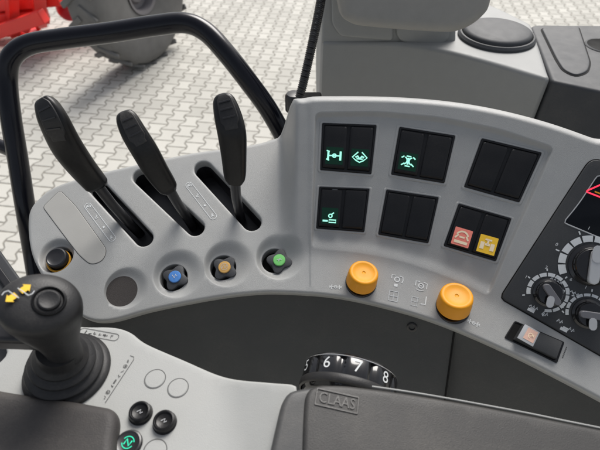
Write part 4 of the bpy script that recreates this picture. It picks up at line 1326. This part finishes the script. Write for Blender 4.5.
settle(rb, PQ.pt(PQ.ab(600, 50)[0], PQ.ab(600, 50)[1], -.25))

# ------------------------------------------------------------------ corrugated cable
cp = catmull([at(326, -40, .74), at(321, 0, .74), at(313, 40, .74), at(304, 80, .75), at(298, 105, .76), at(294, 140, .77)], 60, closed=False)
cp = resample(cp, 420, closed=False)
m2 = MB(); tube(m2, cp, [.0070 + .0007*math.sin(i*1.45) for i in range(len(cp))], 16)
o = m2.build('corrugated_cable', M['black'], None, sharp=80); tag(o, 'black corrugated cable rising between the grab rail and the grey pillar', 'cable')

# door latch behind the console corner
lt = empty('door_latch', 'small black latch with rounded head behind the console corner below the cable', 'latch')
m2 = MB(); c = at(307, 100, .80)
m2.box(c, (1, 0, 0), (0, 1, 0), (0, 0, 1), .05, .035, .014); m2.build('latch_plate', M['void'], lt, bevel=.004)
m2 = MB(); c2 = at(294, 99, .79)
lathe(m2, [(.015, -.02), (.015, .006), (.012, .010), (.006, .011)], (c2, np.array([1., 0, 0]), np.array([0, 1., 0]), np.array([0, 0, 1.])), 28); m2.build('latch_head', M['black'], lt)
settle(lt, c)

# ------------------------------------------------------------------ grab rail
rl = [(45, 330, .92), (34, 260, .90), (25, 205, .86), (18, 160, .84), (10.5, 115, .82), (7, 80, .81), (11, 58, .80), (28, 45, .80), (60, 39, .80), (110, 32.5, .80), (155, 25.5, .80), (185, 23, .80), (206, 32, .80), (226, 53, .80), (248, 81, .81), (270, 112, .83), (290, 150, .86), (305, 190, .9)]
path = catmull([at(*p) for p in rl], 10, closed=False)
rail = empty('grab_rail', 'bent glossy black tube grab rail arching behind the levers', 'grab rail')
m2 = MB(); tube(m2, path, .0170, 28); m2.build('rail_tube', M['tube'], rail, sharp=80)
m2 = MB(); tube(m2, catmull([at(16, 153, .84), at(0, 146, .85), at(-30, 138, .87)], 5, closed=False), .0125, 18); m2.build('rail_bracket', M['tube'], rail, sharp=80)
settle(rail, at(*rl[0]))
# door sill bar at left edge
m2 = MB()
a_, b_ = at(-30, 232, .80), at(40, 330, .78)
X_ = b_-a_; Ls = np.linalg.norm(X_); X_ /= Ls; N_ = np.array([0, 0, 1.]) - X_*X_[2]; N_ /= np.linalg.norm(N_)
sill = empty('door_sill', 'black ribbed sill bar at the left edge behind the joystick', 'door sill')
m2.box((a_+b_)/2, X_, np.cross(N_, X_), N_, Ls, .040, .03); m2.build('sill_bar', M['rear_dark'], sill, bevel=.004)
m2 = MB(); m2.box((a_+b_)/2 + N_*.0175, X_, np.cross(N_, X_), N_, Ls*.98, .012, .006); m2.build('sill_ridge', M['black'], sill, bevel=.002)
m2 = MB(); m2.box(a_+X_*Ls*.47 + N_*.017 - np.cross(N_, X_)*.012, X_, np.cross(N_, X_), N_, .012, .01, .004); m2.build('sill_clip', M['ptr'], sill, bevel=.001)
settle(sill, a_)

# ------------------------------------------------------------------ red farm machine with big wheel, outside
fm_ = empty('farm_machine', 'bright red farm machine with large dusty tyre standing on the paving', 'farm machine')
gb = GP.hit(144, 62)
RT, WT = .78, .40
ax = np.array([math.sin(R(38)), -math.cos(R(38)), 0.0]); ax /= np.linalg.norm(ax)   # wheel axle, outer face to the right
ax = np.array([.92, -.39, 0])
fwd = np.cross([0, 0, 1.], ax)
wc = np.array([gb[0], gb[1] + .10, RT*.985])
m2 = MB(); prof = [(.26, .62), (.32, .80), (.70, .98), (.84, 1.0), (.93, .90), (.975, .62), (.985, .2), (.985, -.2), (.975, -.62), (.93, -.9), (.84, -1), (.70, -.98), (.32, -.8), (.26, -.62)]
def wring(r, z, n=72): return [wc + (fwd*math.cos(t)+np.array([0, 0, 1.])*math.sin(t))*RT*r + ax*WT/2*z for t in np.linspace(0, 2*math.pi, n, endpoint=False)]
m2.strip([wring(r, z) for r, z in prof]); ty = m2.build('tyre', M['tyre'], fm_, sharp=60)
m2 = MB()
for k in range(22):
    for sg in (1, -1):
        t = 2*math.pi*(k + (.5 if sg < 0 else 0))/22
        rad_ = fwd*math.cos(t)+np.array([0, 0, 1.])*math.sin(t); tn = -fwd*math.sin(t)+np.array([0, 0, 1.])*math.cos(t)
        d_ = ax*sg*.82 + tn*.57; d_ /= np.linalg.norm(d_)
        m2.box(wc + rad_*RT*.985 + ax*sg*WT*.25, d_, np.cross(rad_, d_), rad_, WT*.56, .06, .035)
m2.build('tread_lugs', M['tyre'], ty, bevel=.008, segs=1)
m2 = MB(); m2.strip([wring(r, z) for r, z in [(.28, .8), (.30, .84), (.26, .80), (.24, .55), (.24, .35), (.18, .30), (.15, .45), (.05, .5)]], cap1=True); m2.build('rim', M['rim'], fm_)
# red frame
def bar(m2, a, b, w_, h_):
    a = np.array(a); b = np.array(b); X_ = b-a; l_ = np.linalg.norm(X_); X_ /= l_
    Zz = np.array([0, 0, 1.]); Yy = np.cross(Zz, X_)
    if np.linalg.norm(Yy) < .1: Yy = np.array([1., 0, 0])
    Yy /= np.linalg.norm(Yy); Zz = np.cross(X_, Yy); m2.box((a+b)/2, X_, Yy, Zz, l_, w_, h_)
def gpt(px, py, z):
    d = ray(px, py); t = (z-CAM[2])/d[2]; return CAM+d*t
m2 = MB()
bar(m2, gpt(-40, 24, .35), gpt(48, 14, .35), .22, .16)
bar(m2, gpt(-20, 38, .18), gpt(44, 16, .5), .12, .14)
bar(m2, gpt(-30, -4, .6), gpt(30, 30, .2), .10, .10)
bar(m2, gpt(10, -20, .9), gpt(14, 34, .12), .12, .1)
bar(m2, gpt(36, -20, .9), gpt(40, 24, .15), .14, .12)
bar(m2, gpt(-40, 4, .5), gpt(60, -6, .6), .2, .2)
bar(m2, gpt(40, -2, .5), gpt(110, -8, .5), .18, .18)
m2.build('frame', M['red_paint'], fm_, bevel=.012)
m2 = MB()
bar(m2, gpt(-30, 34, .10), gpt(40, 30, .10), .30, .02); bar(m2, gpt(4, 26, .15), gpt(34, -2, .5), .03, .25)
m2.build('shield_plate', M['red_paint'], fm_, bevel=.006)
m2 = MB(); c_ = gpt(70, 7, .30)
lathe(m2, [(.13, -.2), (.14, -.1), (.14, .1), (.10, .16), (.05, .18)], (c_, np.array([1., 0, 0]), np.array([0, 0, 1.]), np.array([0, -1., 0])), 28, cap0=True)
m2.build('hub_housing', mat('dark_red_paint', (.45, .015, .03), .4, noise=.2, scale=5), fm_)
settle(fm_, (gb[0], gb[1], 0))
for m_ in bpy.data.meshes:
    if m_.users == 0: bpy.data.meshes.remove(m_)
